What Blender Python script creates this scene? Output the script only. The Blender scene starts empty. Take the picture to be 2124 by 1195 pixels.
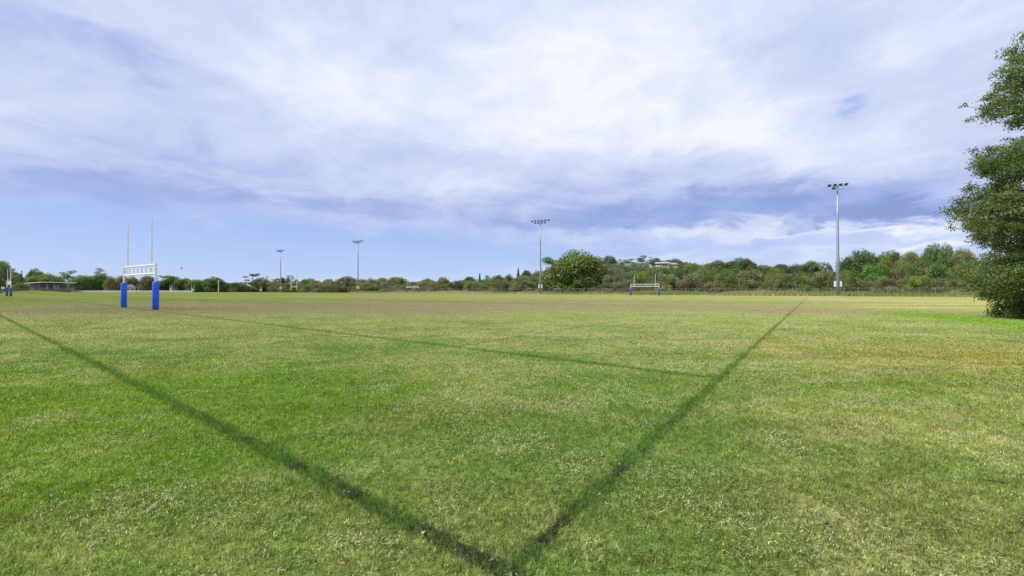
import bpy, math, random
import numpy as np
from mathutils import Vector, Matrix

scene = bpy.context.scene
C = scene.collection
PI = math.pi
R = math.radians

def lin(r, g, b):
    f = lambda c: (c/255/12.92) if c <= 10 else (((c/255)+.055)/1.055)**2.4
    return (f(r), f(g), f(b))

# ------------------------------------------------------------------ camera
EYE = 1.37                     # eye height in metres
FPX = 856.0                    # focal length in photo pixels (photo is 2124 wide)
HOR = 602.0                    # horizon row in the photo
cam_d = bpy.data.cameras.new('camera')
cam_d.sensor_width = 36.0
cam_d.lens = 36.0*FPX/2124.0
cam_d.clip_start = 0.05
cam_d.clip_end = 9000.0
cam = bpy.data.objects.new('camera', cam_d)
C.objects.link(cam)
cam.location = (0, 0, EYE)
cam.rotation_euler = (R(90)+math.atan2(HOR-597.5, FPX), 0, 0)
scene.camera = cam

# ------------------------------------------------------------------ node helper
class G:
    """small expression helper for node trees"""
    def __init__(s, tree): s.t = tree; s.n = tree.nodes; s.l = tree.links
    def put(s, node, i, v):
        if v is None: return
        if isinstance(v, E): s.l.new(v.k, node.inputs[i])
        elif isinstance(v, bpy.types.NodeSocket): s.l.new(v, node.inputs[i])
        else:
            if isinstance(v, (tuple, list)) and len(v) == 3 and node.inputs[i].type == 'RGBA': v = (*v, 1)
            node.inputs[i].default_value = v
    def m(s, op, a, b=None, c=None, clamp=False):
        n = s.n.new('ShaderNodeMath'); n.operation = op; n.use_clamp = clamp
        s.put(n, 0, a); s.put(n, 1, b); s.put(n, 2, c)
        return E(s, n.outputs[0])
    def vm(s, op, a, b=None):
        n = s.n.new('ShaderNodeVectorMath'); n.operation = op
        s.put(n, 0, a); s.put(n, 1, b)
        return E(s, n.outputs['Value' if op in ('DOT_PRODUCT', 'LENGTH') else 'Vector'])
    def xyz(s, v):
        n = s.n.new('ShaderNodeSeparateXYZ'); s.put(n, 0, v)
        return [E(s, o) for o in n.outputs]
    def comb(s, x, y, z=0.0):
        n = s.n.new('ShaderNodeCombineXYZ'); s.put(n, 0, x); s.put(n, 1, y); s.put(n, 2, z)
        return E(s, n.outputs[0])
    def noise(s, v, scale, detail=3, rough=.55, dist=0.0, dim='3D', lac=2.0):
        n = s.n.new('ShaderNodeTexNoise'); n.noise_dimensions = dim
        s.put(n, 'Vector', v); n.inputs['Scale'].default_value = scale; n.inputs['Detail'].default_value = detail
        n.inputs['Roughness'].default_value = rough; n.inputs['Distortion'].default_value = dist
        n.inputs['Lacunarity'].default_value = lac
        return E(s, n.outputs[0])
    def step(s, v, a, b, lo=0.0, hi=1.0, smooth=True):
        n = s.n.new('ShaderNodeMapRange'); n.interpolation_type = 'SMOOTHSTEP' if smooth else 'LINEAR'
        s.put(n, 0, v); s.put(n, 1, a); s.put(n, 2, b); s.put(n, 3, lo); s.put(n, 4, hi)
        return E(s, n.outputs[0])
    def mix(s, f, a, b, mode='MIX'):
        n = s.n.new('ShaderNodeMix'); n.data_type = 'RGBA'; n.blend_type = mode; n.clamp_factor = True
        s.put(n, 0, f); s.put(n, 6, a); s.put(n, 7, b)
        return E(s, n.outputs[2])
    def ramp(s, f, stops):
        n = s.n.new('ShaderNodeValToRGB'); s.put(n, 0, f)
        el = n.color_ramp.elements
        while len(el) < len(stops): el.new(0.5)
        for e, (p, c) in zip(el, stops): e.position = p; e.color = (*c, 1)
        return E(s, n.outputs[0])
    def gauss(s, x, y, cx, cy, sx, sy, amp=1.0):
        a = ((x-cx)*(1.0/sx)); b = ((y-cy)*(1.0/sy))
        q = a*a+b*b
        return s.m('EXPONENT', q*-1.0)*amp
class E:
    def __init__(s, g, k): s.g = g; s.k = k
    def __add__(s, o): return s.g.m('ADD', s, o)
    __radd__ = __add__
    def __sub__(s, o): return s.g.m('SUBTRACT', s, o)
    def __rsub__(s, o): return s.g.m('SUBTRACT', o, s)
    def __mul__(s, o): return s.g.m('MULTIPLY', s, o)
    __rmul__ = __mul__
    def __truediv__(s, o): return s.g.m('DIVIDE', s, o)
    def abs(s): return s.g.m('ABSOLUTE', s)
    def max(s, o): return s.g.m('MAXIMUM', s, o)
    def min(s, o): return s.g.m('MINIMUM', s, o)
    def clamp(s): return s.g.m('ADD', s, 0.0, clamp=True)

# ------------------------------------------------------------------ sky and sun
SUN_EL, SUN_AZ = 46.0, -104.0          # azimuth from +Y, clockwise: the sun stands behind the camera's left shoulder
SKY_STRENGTH = 0.1
world = bpy.data.worlds.new('World'); scene.world = world
world.use_nodes = True
wt = world.node_tree; wt.nodes.clear()
g = G(wt)
out = wt.nodes.new('ShaderNodeOutputWorld')
bg = wt.nodes.new('ShaderNodeBackground'); bg.inputs['Strength'].default_value = SKY_STRENGTH
wt.links.new(bg.outputs[0], out.inputs[0])
sky = wt.nodes.new('ShaderNodeTexSky'); sky.sky_type = 'NISHITA'; sky.sun_disc = False
sky.sun_elevation = R(SUN_EL); sky.sun_rotation = R(SUN_AZ); sky.air_density = 1.0; sky.dust_density = 0.6; sky.ozone_density = 2.0
tc = wt.nodes.new('ShaderNodeTexCoord')
d = g.vm('NORMALIZE', E(g, tc.outputs['Generated']))
dx, dy, dz = g.xyz(d)
# cloud sheet: direction projected on a horizontal layer overhead, so clouds flatten towards the horizon
up = dz.max(0.0)+0.24
lay = g.comb(dx/up, dy/up, 0.3)
lay_s = g.comb(dx/up*0.55, dy/up, 0.9)
n1 = g.noise(lay, 1.9, 8, .52, .25)
n2 = g.noise(lay, 6.0, 6, .58, .2)
n3 = g.noise(lay_s, 0.7, 4, .5, .5)
wv = g.noise(d, 5.0, 5, .6, 0.4)
wv2 = g.noise(g.comb(dx, dy, dz*2.6), 9.0, 5, .62, 0.6)
az = g.m('ARCTAN2', dx, dy) + (wv-0.5)*0.30
el = g.m('ARCSINE', dz) + (wv2-0.5)*0.10
wv3 = g.noise(g.comb(dx, dy, dz*2.2), 6.0, 7, .58, 0.8)
def skyblob(px, py, rx, ry, amp):
    a = math.atan2(px-1062, FPX); ca = math.cos(a)
    e = math.atan((HOR-py)/FPX*ca); ce = math.cos(e)
    return g.gauss(az, el, a, e, rx/FPX*ca*ca*1.0, ry/FPX*ca*ce*ce, amp)
bl = None
for b in [(1230, 140, 260, 150, .38), (640, 150, 200, 100, .20), (1530, 285, 150, 60, .36), (1120, 260, 330, 120, .22),
          (1900, 80, 200, 70, .20), (1900, 330, 200, 60, .08), (2000, 250, 150, 60, .12), (1650, 330, 80, 26, .2),
          (60, 30, 190, 50, -.10), (230, 80, 150, 40, -.18), (400, 170, 130, 40, -.20), (30, 240, 160, 40, .18), (560, 250, 180, 60, .05),
          (1400, 170, 90, 130, -.06), (1680, 120, 120, 70, -.16),
          (1050, 468, 110, 22, -.30), (960, 380, 90, 20, .22), (790, 300, 110, 26, -.16), (1010, 330, 120, 26, -.14), (720, 424, 330, 22, -.22),
          (1350, 350, 170, 40, -.22), (1500, 425, 420, 40, -.46), (1280, 460, 160, 22, -.2), (1880, 440, 150, 24, -.66), (1720, 410, 200, 40, -.24),
          (1580, 340, 150, 30, -.10),
          (1880, 478, 170, 14, .44), (1440, 480, 170, 10, .26), (1310, 480, 40, 9, -.42), (1650, 478, 24, 8, -.36), (1730, 466, 40, 9, -.3), (1600, 488, 130, 8, .26),
          (1950, 506, 100, 9, .34), (1330, 540, 130, 10, .30), (1640, 524, 210, 9, .24), (280, 405, 520, 46, -.26), (450, 320, 600, 90, -.14), (1100, 400, 260, 40, -.14), (60, 545, 60, 8, .1),
          (230, 545, 80, 10, .30), (1060, 560, 110, 18, .22), (690, 585, 300, 14, .20)]:
    v = skyblob(*b); bl = v if bl is None else bl+v
elv = g.m('ARCSINE', dz)
bright = 0.555 + bl + (n1-0.5)*0.54 + (n2-0.5)*0.26 + (n3-0.5)*0.22 + (wv3-0.5)*0.62
cloud = g.ramp(bright.clamp(), [(0.0, lin(142, 162, 216)), (0.24, lin(168, 185, 232)), (0.46, lin(198, 209, 243)),
                                (0.74, lin(220, 229, 252)), (1.0, lin(245, 248, 255))])
blue = None
for b in [(100, 490, 420, 86, 1.0), (560, 520, 400, 62, 1.0), (950, 530, 300, 50, .85), (1500, 525, 560, 30, .62), (1000, 585, 900, 26, .4),
          (1800, 214, 46, 18, .75), (1450, 440, 380, 18, .35), (380, 0, 100, 40, .0)]:
    v = skyblob(*b); blue = v if blue is None else blue+v
clear = g.mix(g.step(elv, 0.0, 0.16), lin(186, 211, 252), lin(163, 190, 247))
GAIN = 0.87/SKY_STRENGTH          # exposure is +0.2, so the sky radiance is that much lower
clear10 = g.mix(1.0, clear, (GAIN,)*3, 'MULTIPLY')
clear_n = g.mix(0.10, clear10, sky.outputs[0])
cloud10 = g.mix(1.0, cloud, (GAIN,)*3, 'MULTIPLY')
bf = (blue*1.15 + (n2-0.5)*0.35 - bl.max(0.0)*0.9).clamp()
final = g.mix(bf*0.92, cloud10, clear_n)
wt.links.new(final.k, bg.inputs['Color'])

sun_d = bpy.data.lights.new('sun', 'SUN'); sun_d.energy = 4.1; sun_d.angle = R(17); sun_d.color = (1.0, .965, .90)
sun = bpy.data.objects.new('sun', sun_d); C.objects.link(sun)
sv = Vector((math.sin(R(SUN_AZ))*math.cos(R(SUN_EL)), math.cos(R(SUN_AZ))*math.cos(R(SUN_EL)), math.sin(R(SUN_EL))))
sun.rotation_euler = sv.to_track_quat('Z', 'Y').to_euler(); sun.location = (-40, -20, 60)
scene.view_settings.view_transform = 'Standard'; scene.view_settings.look = 'None'
scene.view_settings.exposure = 0.2; scene.view_settings.gamma = 1.0

# ------------------------------------------------------------------ geometry of the place
RD = np.array([0.592, 0.806]); LD = np.array([-0.806, 0.592])     # along the touchline / along the dead-ball line
CORNER = np.array([-0.02, 2.0])
def s_of(x, y): return x*0.586 + y*0.81 - 122.9                    # distance beyond the wire fence
def sm(a, b, v):
    t = np.clip((v-a)/(b-a), 0, 1); return t*t*(3-2*t)
def hgt(x, y):
    x = np.asarray(x, float); y = np.asarray(y, float)
    s = s_of(x, y)
    h = 5.0*sm(10, 70, s)*sm(20, 80, x)
    h = h + 15*np.exp(-(((x-150)/120)**2+((y-430)/110)**2))*sm(60, 160, s)
    h = h + 7*np.exp(-(((x-20)/90)**2+((y-400)/110)**2))*sm(60, 160, s)
    h = h + 1.2*np.exp(-(((x+238)/9)**2+((y-206)/9)**2))
    h = h + 0.10*np.sin(x*0.21+1)*np.sin(y*0.17)*sm(22, 40, x)*(1-sm(-10, 0, s))
    return h
def ray(px, Z): return ((px-1062)/FPX*Z, Z)
def zs(px, s):
    t = (px-1062)/FPX
    return (s+122.9)/(0.586*t+0.81)
def gz(py): return FPX*EYE/(py-HOR)

# ------------------------------------------------------------------ mesh helpers
class MB:
    def __init__(s): s.v = []; s.f = []
    def box(s, c, d, m=None):
        cx, cy, cz = c; a, b, e = d[0]/2, d[1]/2, d[2]/2
        n = len(s.v)
        for p in [(-a, -b, -e), (a, -b, -e), (a, b, -e), (-a, b, -e), (-a, -b, e), (a, -b, e), (a, b, e), (-a, b, e)]:
            q = Vector(p)
            if m is not None: q = m @ q
            s.v.append((q.x+cx, q.y+cy, q.z+cz))
        for f in [(0, 3, 2, 1), (4, 5, 6, 7), (0, 1, 5, 4), (1, 2, 6, 5), (2, 3, 7, 6), (3, 0, 4, 7)]:
            s.f.append(tuple(i+n for i in f))
        return s
    def tube(s, pts, rad, k=10, cap=True):
        pts = [Vector(p) for p in pts]
        if not isinstance(rad, (list, tuple)): rad = [rad]*len(pts)
        rings = []
        for i, p in enumerate(pts):
            t = (pts[min(i+1, len(pts)-1)]-pts[max(i-1, 0)]).normalized()
            a = t.orthogonal().normalized() if i == 0 else (rings_a - t*rings_a.dot(t)).normalized()
            rings_a = a
            b = t.cross(a)
            n = len(s.v); rings.append(n)
            for j in range(k):
                w = 2*PI*j/k
                q = p + (a*math.cos(w)+b*math.sin(w))*rad[i]
                s.v.append(q[:])
        for i in range(len(pts)-1):
            for j in range(k):
                s.f.append((rings[i]+j, rings[i]+(j+1) % k, rings[i+1]+(j+1) % k, rings[i+1]+j))
        if cap:
            s.f.append(tuple(rings[0]+j for j in reversed(range(k)))); s.f.append(tuple(rings[-1]+j for j in range(k)))
        return s
    def poly(s, pts, f): 
        n = len(s.v); s.v += [tuple(p) for p in pts]; s.f += [tuple(i+n for i in q) for q in f]; return s
    def mesh(s, name, smooth=False):
        me = bpy.data.meshes.new(name); me.from_pydata(s.v, [], s.f); me.update()
        if smooth: me.shade_smooth()
        return me
    def build(s, name, mat, parent=None, loc=None, smooth=False, bevel=0):
        o = bpy.data.objects.new(name, s.mesh(name, smooth)); C.objects.link(o)
        o.data.materials.append(mat)
        if parent: o.parent = parent
        if loc is not None: o.location = loc
        if bevel:
            b = o.modifiers.new('bevel', 'BEVEL'); b.width = bevel; b.segments = 2; b.limit_method = 'ANGLE'
        return o
def tag(o, label=None, cat=None, group=None, kind=None):
    if label: o['label'] = label
    if cat: o['category'] = cat
    if group: o['group'] = group
    if kind: o['kind'] = kind
    return o
def empty(name, loc, rz=0, label=None, cat=None, group=None):
    o = bpy.data.objects.new(name, None); C.objects.link(o); o.location = loc; o.rotation_euler = (0, 0, rz)
    return tag(o, label, cat, group)
def npmesh(name, verts, quads, tint=None, mat=None, k=4):
    me = bpy.data.meshes.new(name)
    nv, nf = len(verts), len(quads)
    me.vertices.add(nv); me.vertices.foreach_set('co', np.ascontiguousarray(verts, np.float32).ravel())
    me.loops.add(nf*k); me.loops.foreach_set('vertex_index', np.ascontiguousarray(quads, np.int32).ravel())
    me.polygons.add(nf); me.polygons.foreach_set('loop_start', np.arange(0, nf*k, k, dtype=np.int32))
    me.polygons.foreach_set('loop_total', np.full(nf, k, np.int32))
    me.update(calc_edges=True)
    if tint is not None:
        a = me.attributes.new('tint', 'FLOAT_COLOR', 'FACE')
        c = np.ones((nf, 4), np.float32); c[:, :3] = tint
        a.data.foreach_set('color', c.ravel())
    if mat: me.materials.append(mat)
    return me
def link(name, me, parent=None):
    o = bpy.data.objects.new(name, me); C.objects.link(o)
    if parent: o.parent = parent
    return o

# ------------------------------------------------------------------ materials
def pmat(name, col, rough=.6, metal=0.0, var=.12, nscale=6.0, bump=0.0, spec=.5):
    m = bpy.data.materials.new(name); m.use_nodes = True
    g = G(m.node_tree); b = m.node_tree.nodes['Principled BSDF']
    tcn = m.node_tree.nodes.new('ShaderNodeTexCoord')
    n = g.noise(E(g, tcn.outputs['Object']), nscale, 5, .6)
    c2 = tuple(c*(1-var*2) for c in col); c1 = tuple(min(1, c*(1+var)) for c in col)
    g.put(b, 'Base Color', g.mix(g.step(n, .3, .7), c2, c1))
    b.inputs['Roughness'].default_value = rough; b.inputs['Metallic'].default_value = metal
    b.inputs['Specular IOR Level'].default_value = spec
    if bump:
        bn = m.node_tree.nodes.new('ShaderNodeBump'); bn.inputs['Strength'].default_value = bump
        g.put(bn, 'Height', n); m.node_tree.links.new(bn.outputs[0], b.inputs['Normal'])
    return m
M_white = pmat('white_paint', (.80, .80, .78), .45, var=.04)
M_cream = pmat('weathered_white_paint', (.74, .73, .66), .55, var=.08)
M_blue = pmat('blue_vinyl', (.010, .112, .78), .42, var=.10, nscale=3, bump=.05)
M_blue_worn = pmat('worn_blue_vinyl', (.035, .085, .42), .5, var=.12, nscale=3)
M_navy = pmat('faded_blue_vinyl', (.035, .075, .25), .55, var=.15, nscale=3)
M_patch = pmat('pale_blue_patch', (.16, .28, .72), .5)
M_red = pmat('faded_red_vinyl', (.30, .09, .08), .6)
M_galv = pmat('galvanised_steel', (.34, .39, .46), .5, .45, var=.08, nscale=2)
M_wire = pmat('fence_wire', (.30, .31, .31), .6, .2)
M_post = pmat('fence_post_steel', (.27, .27, .24), .6, .1)
M_dark = pmat('dark_lamp_housing', (.02, .022, .035), .45, var=.2)
M_lens = pmat('lamp_glass', (.08, .09, .12), .15)
M_boxw = pmat('white_switch_box', (.70, .71, .72), .5, var=.05)
M_conc = pmat('concrete', (.42, .41, .38), .85)
M_brick = pmat('grey_brown_block', (.23, .19, .16), .85, var=.22, nscale=1.2)
M_wall = pmat('dim_blue_grey_wall', (.12, .14, .17), .7)
M_roofw = pmat('pale_roof_sheet', (.80, .80, .77), .5, var=.05)
M_door = pmat('pale_door', (.34, .36, .36), .6)
M_glass = pmat('dark_window_glass', (.03, .04, .05), .12)
M_rail = pmat('grey_railing', (.30, .33, .37), .5, .2)
M_tile = pmat('grey_roof_tiles', (.20, .19, .19), .8, var=.2)
M_beige = pmat('beige_render', (.55, .47, .36), .8)
M_tan = pmat('tan_tiles', (.34, .28, .20), .8, var=.2)
M_bark = pmat('bark', (.13, .10, .075), .9, var=.3, nscale=4, bump=.4)
M_pale_bark = pmat('pale_bark', (.42, .39, .34), .85, var=.25, nscale=3)
M_timber = pmat('dark_timber_pole', (.10, .085, .075), .9)
M_leafd = pmat('dry_leaf_tan', (.50, .36, .20), .8, var=.25, nscale=40)
M_leafr = pmat('dry_leaf_red', (.36, .10, .035), .8, var=.25, nscale=40)
M_leafo = pmat('dry_leaf_orange', (.52, .25, .07), .8, var=.25, nscale=40)
M_twig = pmat('dark_twig', (.05, .04, .03), .9)
M_bird = pmat('dark_feathers', (.03, .03, .035), .8)

def foliage_mat():
    m = bpy.data.materials.new('foliage'); m.use_nodes = True
    t = m.node_tree; g = G(t); t.nodes.clear()
    o = t.nodes.new('ShaderNodeOutputMaterial')
    at = t.nodes.new('ShaderNodeAttribute'); at.attribute_name = 'tint'
    oi = t.nodes.new('ShaderNodeObjectInfo')
    col = g.mix(1.0, E(g, at.outputs['Color']), E(g, oi.outputs['Color']), 'MULTIPLY')
    di = t.nodes.new('ShaderNodeBsdfDiffuse'); tr = t.nodes.new('ShaderNodeBsdfTranslucent'); gl = t.nodes.new('ShaderNodeBsdfGlossy')
    g.put(di, 'Color', col); g.put(tr, 'Color', g.mix(1.0, col, (1.05, 1.15, .7), 'MULTIPLY'))
    gl.inputs['Roughness'].default_value = .55; gl.inputs['Color'].default_value = (.9, .95, 1, 1)
    mx = t.nodes.new('ShaderNodeMixShader'); mx.inputs[0].default_value = .38
    t.links.new(di.outputs[0], mx.inputs[1]); t.links.new(tr.outputs[0], mx.inputs[2])
    m2 = t.nodes.new('ShaderNodeMixShader'); m2.inputs[0].default_value = .035
    t.links.new(mx.outputs[0], m2.inputs[1]); t.links.new(gl.outputs[0], m2.inputs[2])
    t.links.new(m2.outputs[0], o.inputs[0])
    return m
M_fol = foliage_mat()

# turf colour as a node group, shared by the soil sheet and the blades standing on it
def turf_group():
    ng = bpy.data.node_groups.new('turf_colour', 'ShaderNodeTree')
    ng.interface.new_socket('Color', in_out='OUTPUT', socket_type='NodeSocketColor')
    ng.interface.new_socket('Height', in_out='OUTPUT', socket_type='NodeSocketFloat')
    g = G(ng); go = ng.nodes.new('NodeGroupOutput')
    geo = ng.nodes.new('ShaderNodeNewGeometry')
    X, Y, Z = g.xyz(geo.outputs['Position'])
    P = g.comb(X, Y, 0.0)
    nb = g.noise(P, .07, 3, .5, dim='2D'); nm = g.noise(P, .42, 5, .6, .4, dim='2D'); ns = g.noise(P, 2.4, 5, .62, .3, dim='2D')
    nf = g.noise(P, 17, 4, .65, .2, dim='2D'); nv = g.noise(P, 85, 3, .6, dim='2D')
    cx, cy = X-float(CORNER[0]), Y-float(CORNER[1])
    p = cx*float(RD[0]) + cy*float(RD[1]); q = cx*float(LD[0]) + cy*float(LD[1])
    col = g.mix(g.step(nm, .32, .68), (.125, .212, .040), (.215, .262, .076))
    # lusher left foreground, duller olive on the right
    lush = g.gauss(X, Y, -5.0, 4.2, 5.5, 4.6)
    col = g.mix(lush*0.70, col, (.118, .220, .012))
    mid = g.gauss(X, Y, 0.5, 3.0, 2.6, 2.6)
    col = g.mix(mid*0.50, col, (.110, .170, .042))
    ol = g.gauss(X, Y, 11.0, 8.5, 5.5, 3.4)
    col = g.mix(ol*0.75, col, (.215, .205, .030))
    ol2 = g.gauss(X, Y, 2.6, 2.2, 1.6, 1.4)
    col = g.mix(ol2*0.5, col, (.165, .175, .056))
    # dry grass mixed through
    dry = g.step(ns*0.55+nf*0.3+nm*0.25, .50, .72)
    near = g.step(Y, 6, 22)
    col = g.mix(dry*(0.42+near*0.22)*(1.0-lush*0.75), col, (.37, .355, .150))
    # paler yellow-green stretch in the middle distance, brown worn playing area, straw far end
    md = g.step(Y, 8, 20)*g.step(Y, 70, 30)
    col = g.mix(md*(0.30+nm*0.5), col, (.262, .288, .092))
    worn = g.step(g.gauss(X, Y, -4.0, 37.0, 40.0, 16.0)+(nb-.5)*.9+(ns-.5)*.25+(nm-.5)*.3, .24, .78)
    col = g.mix(worn*0.86, col, (.250, .198, .108))
    gm = g.gauss(X, Y, -27.0, 29.5, 8.5, 5.0)
    col = g.mix(gm*0.75, col, (.215, .172, .082))
    far = g.step(Y+X*0.20+(nb-.5)*12, 50, 72)
    strp = g.noise(g.comb(p*0.10, q*0.012), 3.0, 3, .6, dim='2D')
    col = g.mix(far*(0.45+strp*0.5), col, (.315, .30, .118))
    lf = g.step(X, -35, -75)*g.step(Y, 30, 60)
    col = g.mix(lf*0.5, col, (.23, .26, .05))
    # dry terraces on the right
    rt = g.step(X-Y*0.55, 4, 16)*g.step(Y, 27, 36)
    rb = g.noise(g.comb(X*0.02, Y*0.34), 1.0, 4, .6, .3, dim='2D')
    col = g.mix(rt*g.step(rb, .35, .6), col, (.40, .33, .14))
    col = g.mix(rt*g.step(rb, .60, .68)*0.85, col, (.13, .10, .06))  # dark bands: ledge shade and dirt tracks put into the turf colour
    # bright green seam at the foot of the bank, right
    w = (X-12.76-0.435*Y)*0.917
    seam = g.m('EXPONENT', ((w+(nm-.5)*1.2)/1.5)*((w+(nm-.5)*1.2)/1.5)*-1.0)*g.step(Y, 9, 14)*g.step(Y, 29, 23)
    col = g.mix(seam*0.92, col, (.12, .27, .008))
    # mown bands towards the far end
    band = g.step(g.m('SINE', p*0.42), -.3, .3)
    col = g.mix(band*g.step(Y, 25, 50)*0.22, col, (.10, .15, .02))
    # fine grain of blades
    gr = g.step(nf*0.45+nv*0.55, .34, .66, .50, 1.42, False)
    g2 = g.noise(P, 5.5, 5, .68, .3, dim='2D'); g3 = g.noise(g.comb(X*0.35, Y, 0.0), 1.6, 5, .7, .2, dim='2D')
    gr = gr*g.step(g2, .3, .7, .80, 1.18, False)*g.step(g3, .3, .7, .88, 1.12, False)
    grv = g.comb(gr, gr, gr)
    col = g.mix(1.0, col, grv, 'MULTIPLY')
    # old line markings: darker, denser grass with bare soil in places
    wob = (ns-.5)*.07+(nf-.5)*.13+(nm-.5)*.05
    def line(dist, half, soft, mask):
        return g.step(dist.abs()+wob, half+soft, half-soft*0.4)*mask
    on_q = lambda a, b: g.step(q, a-.05, a+.05)*g.step(q, b+.05, b-.05)
    on_p = lambda a, b: g.step(p, a-.05, a+.05)*g.step(p, b+.05, b-.05)
    nwob = 1.0
    L1 = line(q, .046, .035, on_p(-.1, 112)); L2 = line(p, .060, .038, on_q(-.1, 70))
    qq = p-5.45-q*0.028
    L3 = line(qq, .085, .05, on_q(0, 70))
    L4 = line(q-69.7, .30, .25, on_p(-1, 112)); L5 = line(q-5.8, .06, .06, on_p(5.5, 16))*0.9
    L6 = line(p-105.5, .35, .3, on_q(0, 70))*0.7; L7 = line(p-55, .25, .3, on_q(0, 70))*0.45; L8 = line(p-25.5, .14, .14, on_q(6, 70))*0.35
    ln = L1.max(L2).max(L3).max(L4*0.8).max(L5).max(L6).max(L7).max(L8)
    col = g.mix(ln*0.60, col, (.050, .115, .024))
    soil = g.step(nf*0.6+ns*0.4, .47, .58)*g.step(L1.max(L2), .3, .9)*g.step(Y, 6.0, 3.0)*g.step(nm*.6+ns*0.8, .58, .80)
    col = g.mix(soil*0.80, col, (.034, .031, .025))
    # scrub floor beyond the fence
    sf = X*0.586+Y*0.81-122.9
    col = g.mix(g.step(sf, 2, 8), col, (.085, .085, .030))
    g.put(go, 0, col); g.put(go, 1, nf*0.5+nv*0.3)
    return ng
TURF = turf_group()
def turf_mat(name, blades):
    m = bpy.data.materials.new(name); m.use_nodes = True
    t = m.node_tree; g = G(t); t.nodes.clear()
    o = t.nodes.new('ShaderNodeOutputMaterial')
    gr = t.nodes.new('ShaderNodeGroup'); gr.node_tree = TURF
    di = t.nodes.new('ShaderNodeBsdfDiffuse')
    if not blades:
        g.put(di, 'Color', gr.outputs[0]); di.inputs['Roughness'].default_value = .8
        bn = t.nodes.new('ShaderNodeBump'); bn.inputs['Strength'].default_value = .5; bn.inputs['Distance'].default_value = .02
        t.links.new(gr.outputs[1], bn.inputs['Height']); t.links.new(bn.outputs[0], di.inputs['Normal'])
        t.links.new(di.outputs[0], o.inputs[0])
    else:
        at = t.nodes.new('ShaderNodeAttribute'); at.attribute_name = 'tint'
        col = g.mix(1.0, E(g, gr.outputs[0]), E(g, at.outputs['Color']), 'MULTIPLY')
        tr = t.nodes.new('ShaderNodeBsdfTranslucent'); mx = t.nodes.new('ShaderNodeMixShader'); mx.inputs[0].default_value = .5
        g.put(di, 'Color', col); g.put(tr, 'Color', col)
        t.links.new(di.outputs[0], mx.inputs[1]); t.links.new(tr.outputs[0], mx.inputs[2]); t.links.new(mx.outputs[0], o.inputs[0])
    return m
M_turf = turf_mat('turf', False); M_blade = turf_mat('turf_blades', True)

# ------------------------------------------------------------------ ground sheet
def axis(lo, hi, stp, big):
    core = np.arange(lo, hi+1e-6, stp)
    o = []; v = hi; s_ = stp
    while v < big: s_ *= 1.35; v += s_; o.append(v)
    o2 = []; v = lo; s_ = stp
    while v > -big: s_ *= 1.35; v -= s_; o2.append(v)
    return np.concatenate([o2[::-1], core, o])
ax = axis(-330, 420, 4.0, 5000); ay = axis(-30, 620, 4.0, 5000)
gx, gy = np.meshgrid(ax, ay); nx, ny = len(ax), len(ay)
gv = np.stack([gx.ravel(), gy.ravel(), hgt(gx, gy).ravel()], 1)
ii = (np.arange(ny-1)[:, None]*nx+np.arange(nx-1)[None, :]).ravel()
gq = np.stack([ii, ii+1, ii+1+nx, ii+nx], 1)
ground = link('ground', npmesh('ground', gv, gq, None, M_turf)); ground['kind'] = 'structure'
ground.data.shade_smooth()

# ------------------------------------------------------------------ numpy noise for scattering
def vnoise(x, y, sc, seed):
    r = np.random.default_rng(seed).random((256, 256))
    u, v = x*sc, y*sc
    i, j = np.floor(u).astype(int), np.floor(v).astype(int); a, b = u-i, v-j
    a = a*a*(3-2*a); b = b*b*(3-2*b)
    f = lambda p, q: r[p % 256, q % 256]
    return (f(i, j)*(1-a)+f(i+1, j)*a)*(1-b)+(f(i, j+1)*(1-a)+f(i+1, j+1)*a)*b

# ------------------------------------------------------------------ short grass (nobody could count it)
def scatter(rng, bands, xr):
    xs, ys = [], []
    for y0, y1, dens in bands:
        n = int(dens*(y1*y1-y0*y0)*xr)
        yy = np.sqrt(rng.random(n)*(y1*y1-y0*y0)+y0*y0)
        xx = (rng.random(n)*2-1)*xr*yy
        xs.append(xx); ys.append(yy)
    return np.concatenate(xs), np.concatenate(ys)
rng = np.random.default_rng(7)
bx, by = scatter(rng, [(1.3, 3, 11000), (3, 5, 6500), (5, 7, 3400), (7, 9, 1900), (9, 12, 1000), (12, 15, 520), (15, 19, 260), (19, 24, 120), (24, 30, 52), (30, 38, 22), (38, 48, 9)], 1.42)
n = len(bx)
p_ = (bx-CORNER[0])*RD[0]+(by-CORNER[1])*RD[1]; q_ = (bx-CORNER[0])*LD[0]+(by-CORNER[1])*LD[1]
onl = np.maximum(np.exp(-(q_/.13)**2)*(p_ > -.1), np.exp(-(p_/.14)**2)*(q_ > -.1))
a = rng.random(n)*2*PI
w = (.0016+.00055*np.minimum(by, 24))*(.7+.6*rng.random(n)); h = (.010+.026*rng.random(n)**1.3+.0006*np.minimum(by, 12))*(1-.5*sm(12, 40, by))*(1+.35*onl)
lean = (rng.random(n)*.9+.15)*h; la = rng.random(n)*2*PI
base = np.stack([bx, by, hgt(bx, by)-.002], 1)
sd = np.stack([np.cos(a)*w, np.sin(a)*w, np.zeros(n)], 1)
tip = base+np.stack([np.cos(la)*lean, np.sin(la)*lean, h], 1)
V = np.stack([base-sd, base+sd, tip], 1).reshape(-1, 3)
F = np.arange(3*n).reshape(n, 3)
br = (0.85+1.75*rng.random(n))[:, None]
yl = rng.random(n)[:, None]
tint = br*np.concatenate([1+.25*yl, np.ones((n, 1)), 1+.1*yl], 1)
grass = link('short_grass', npmesh('short_grass', V, F, tint, M_blade, 3))
tag(grass, 'short mown green grass covering the near playing field', 'grass', kind='stuff')

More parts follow.
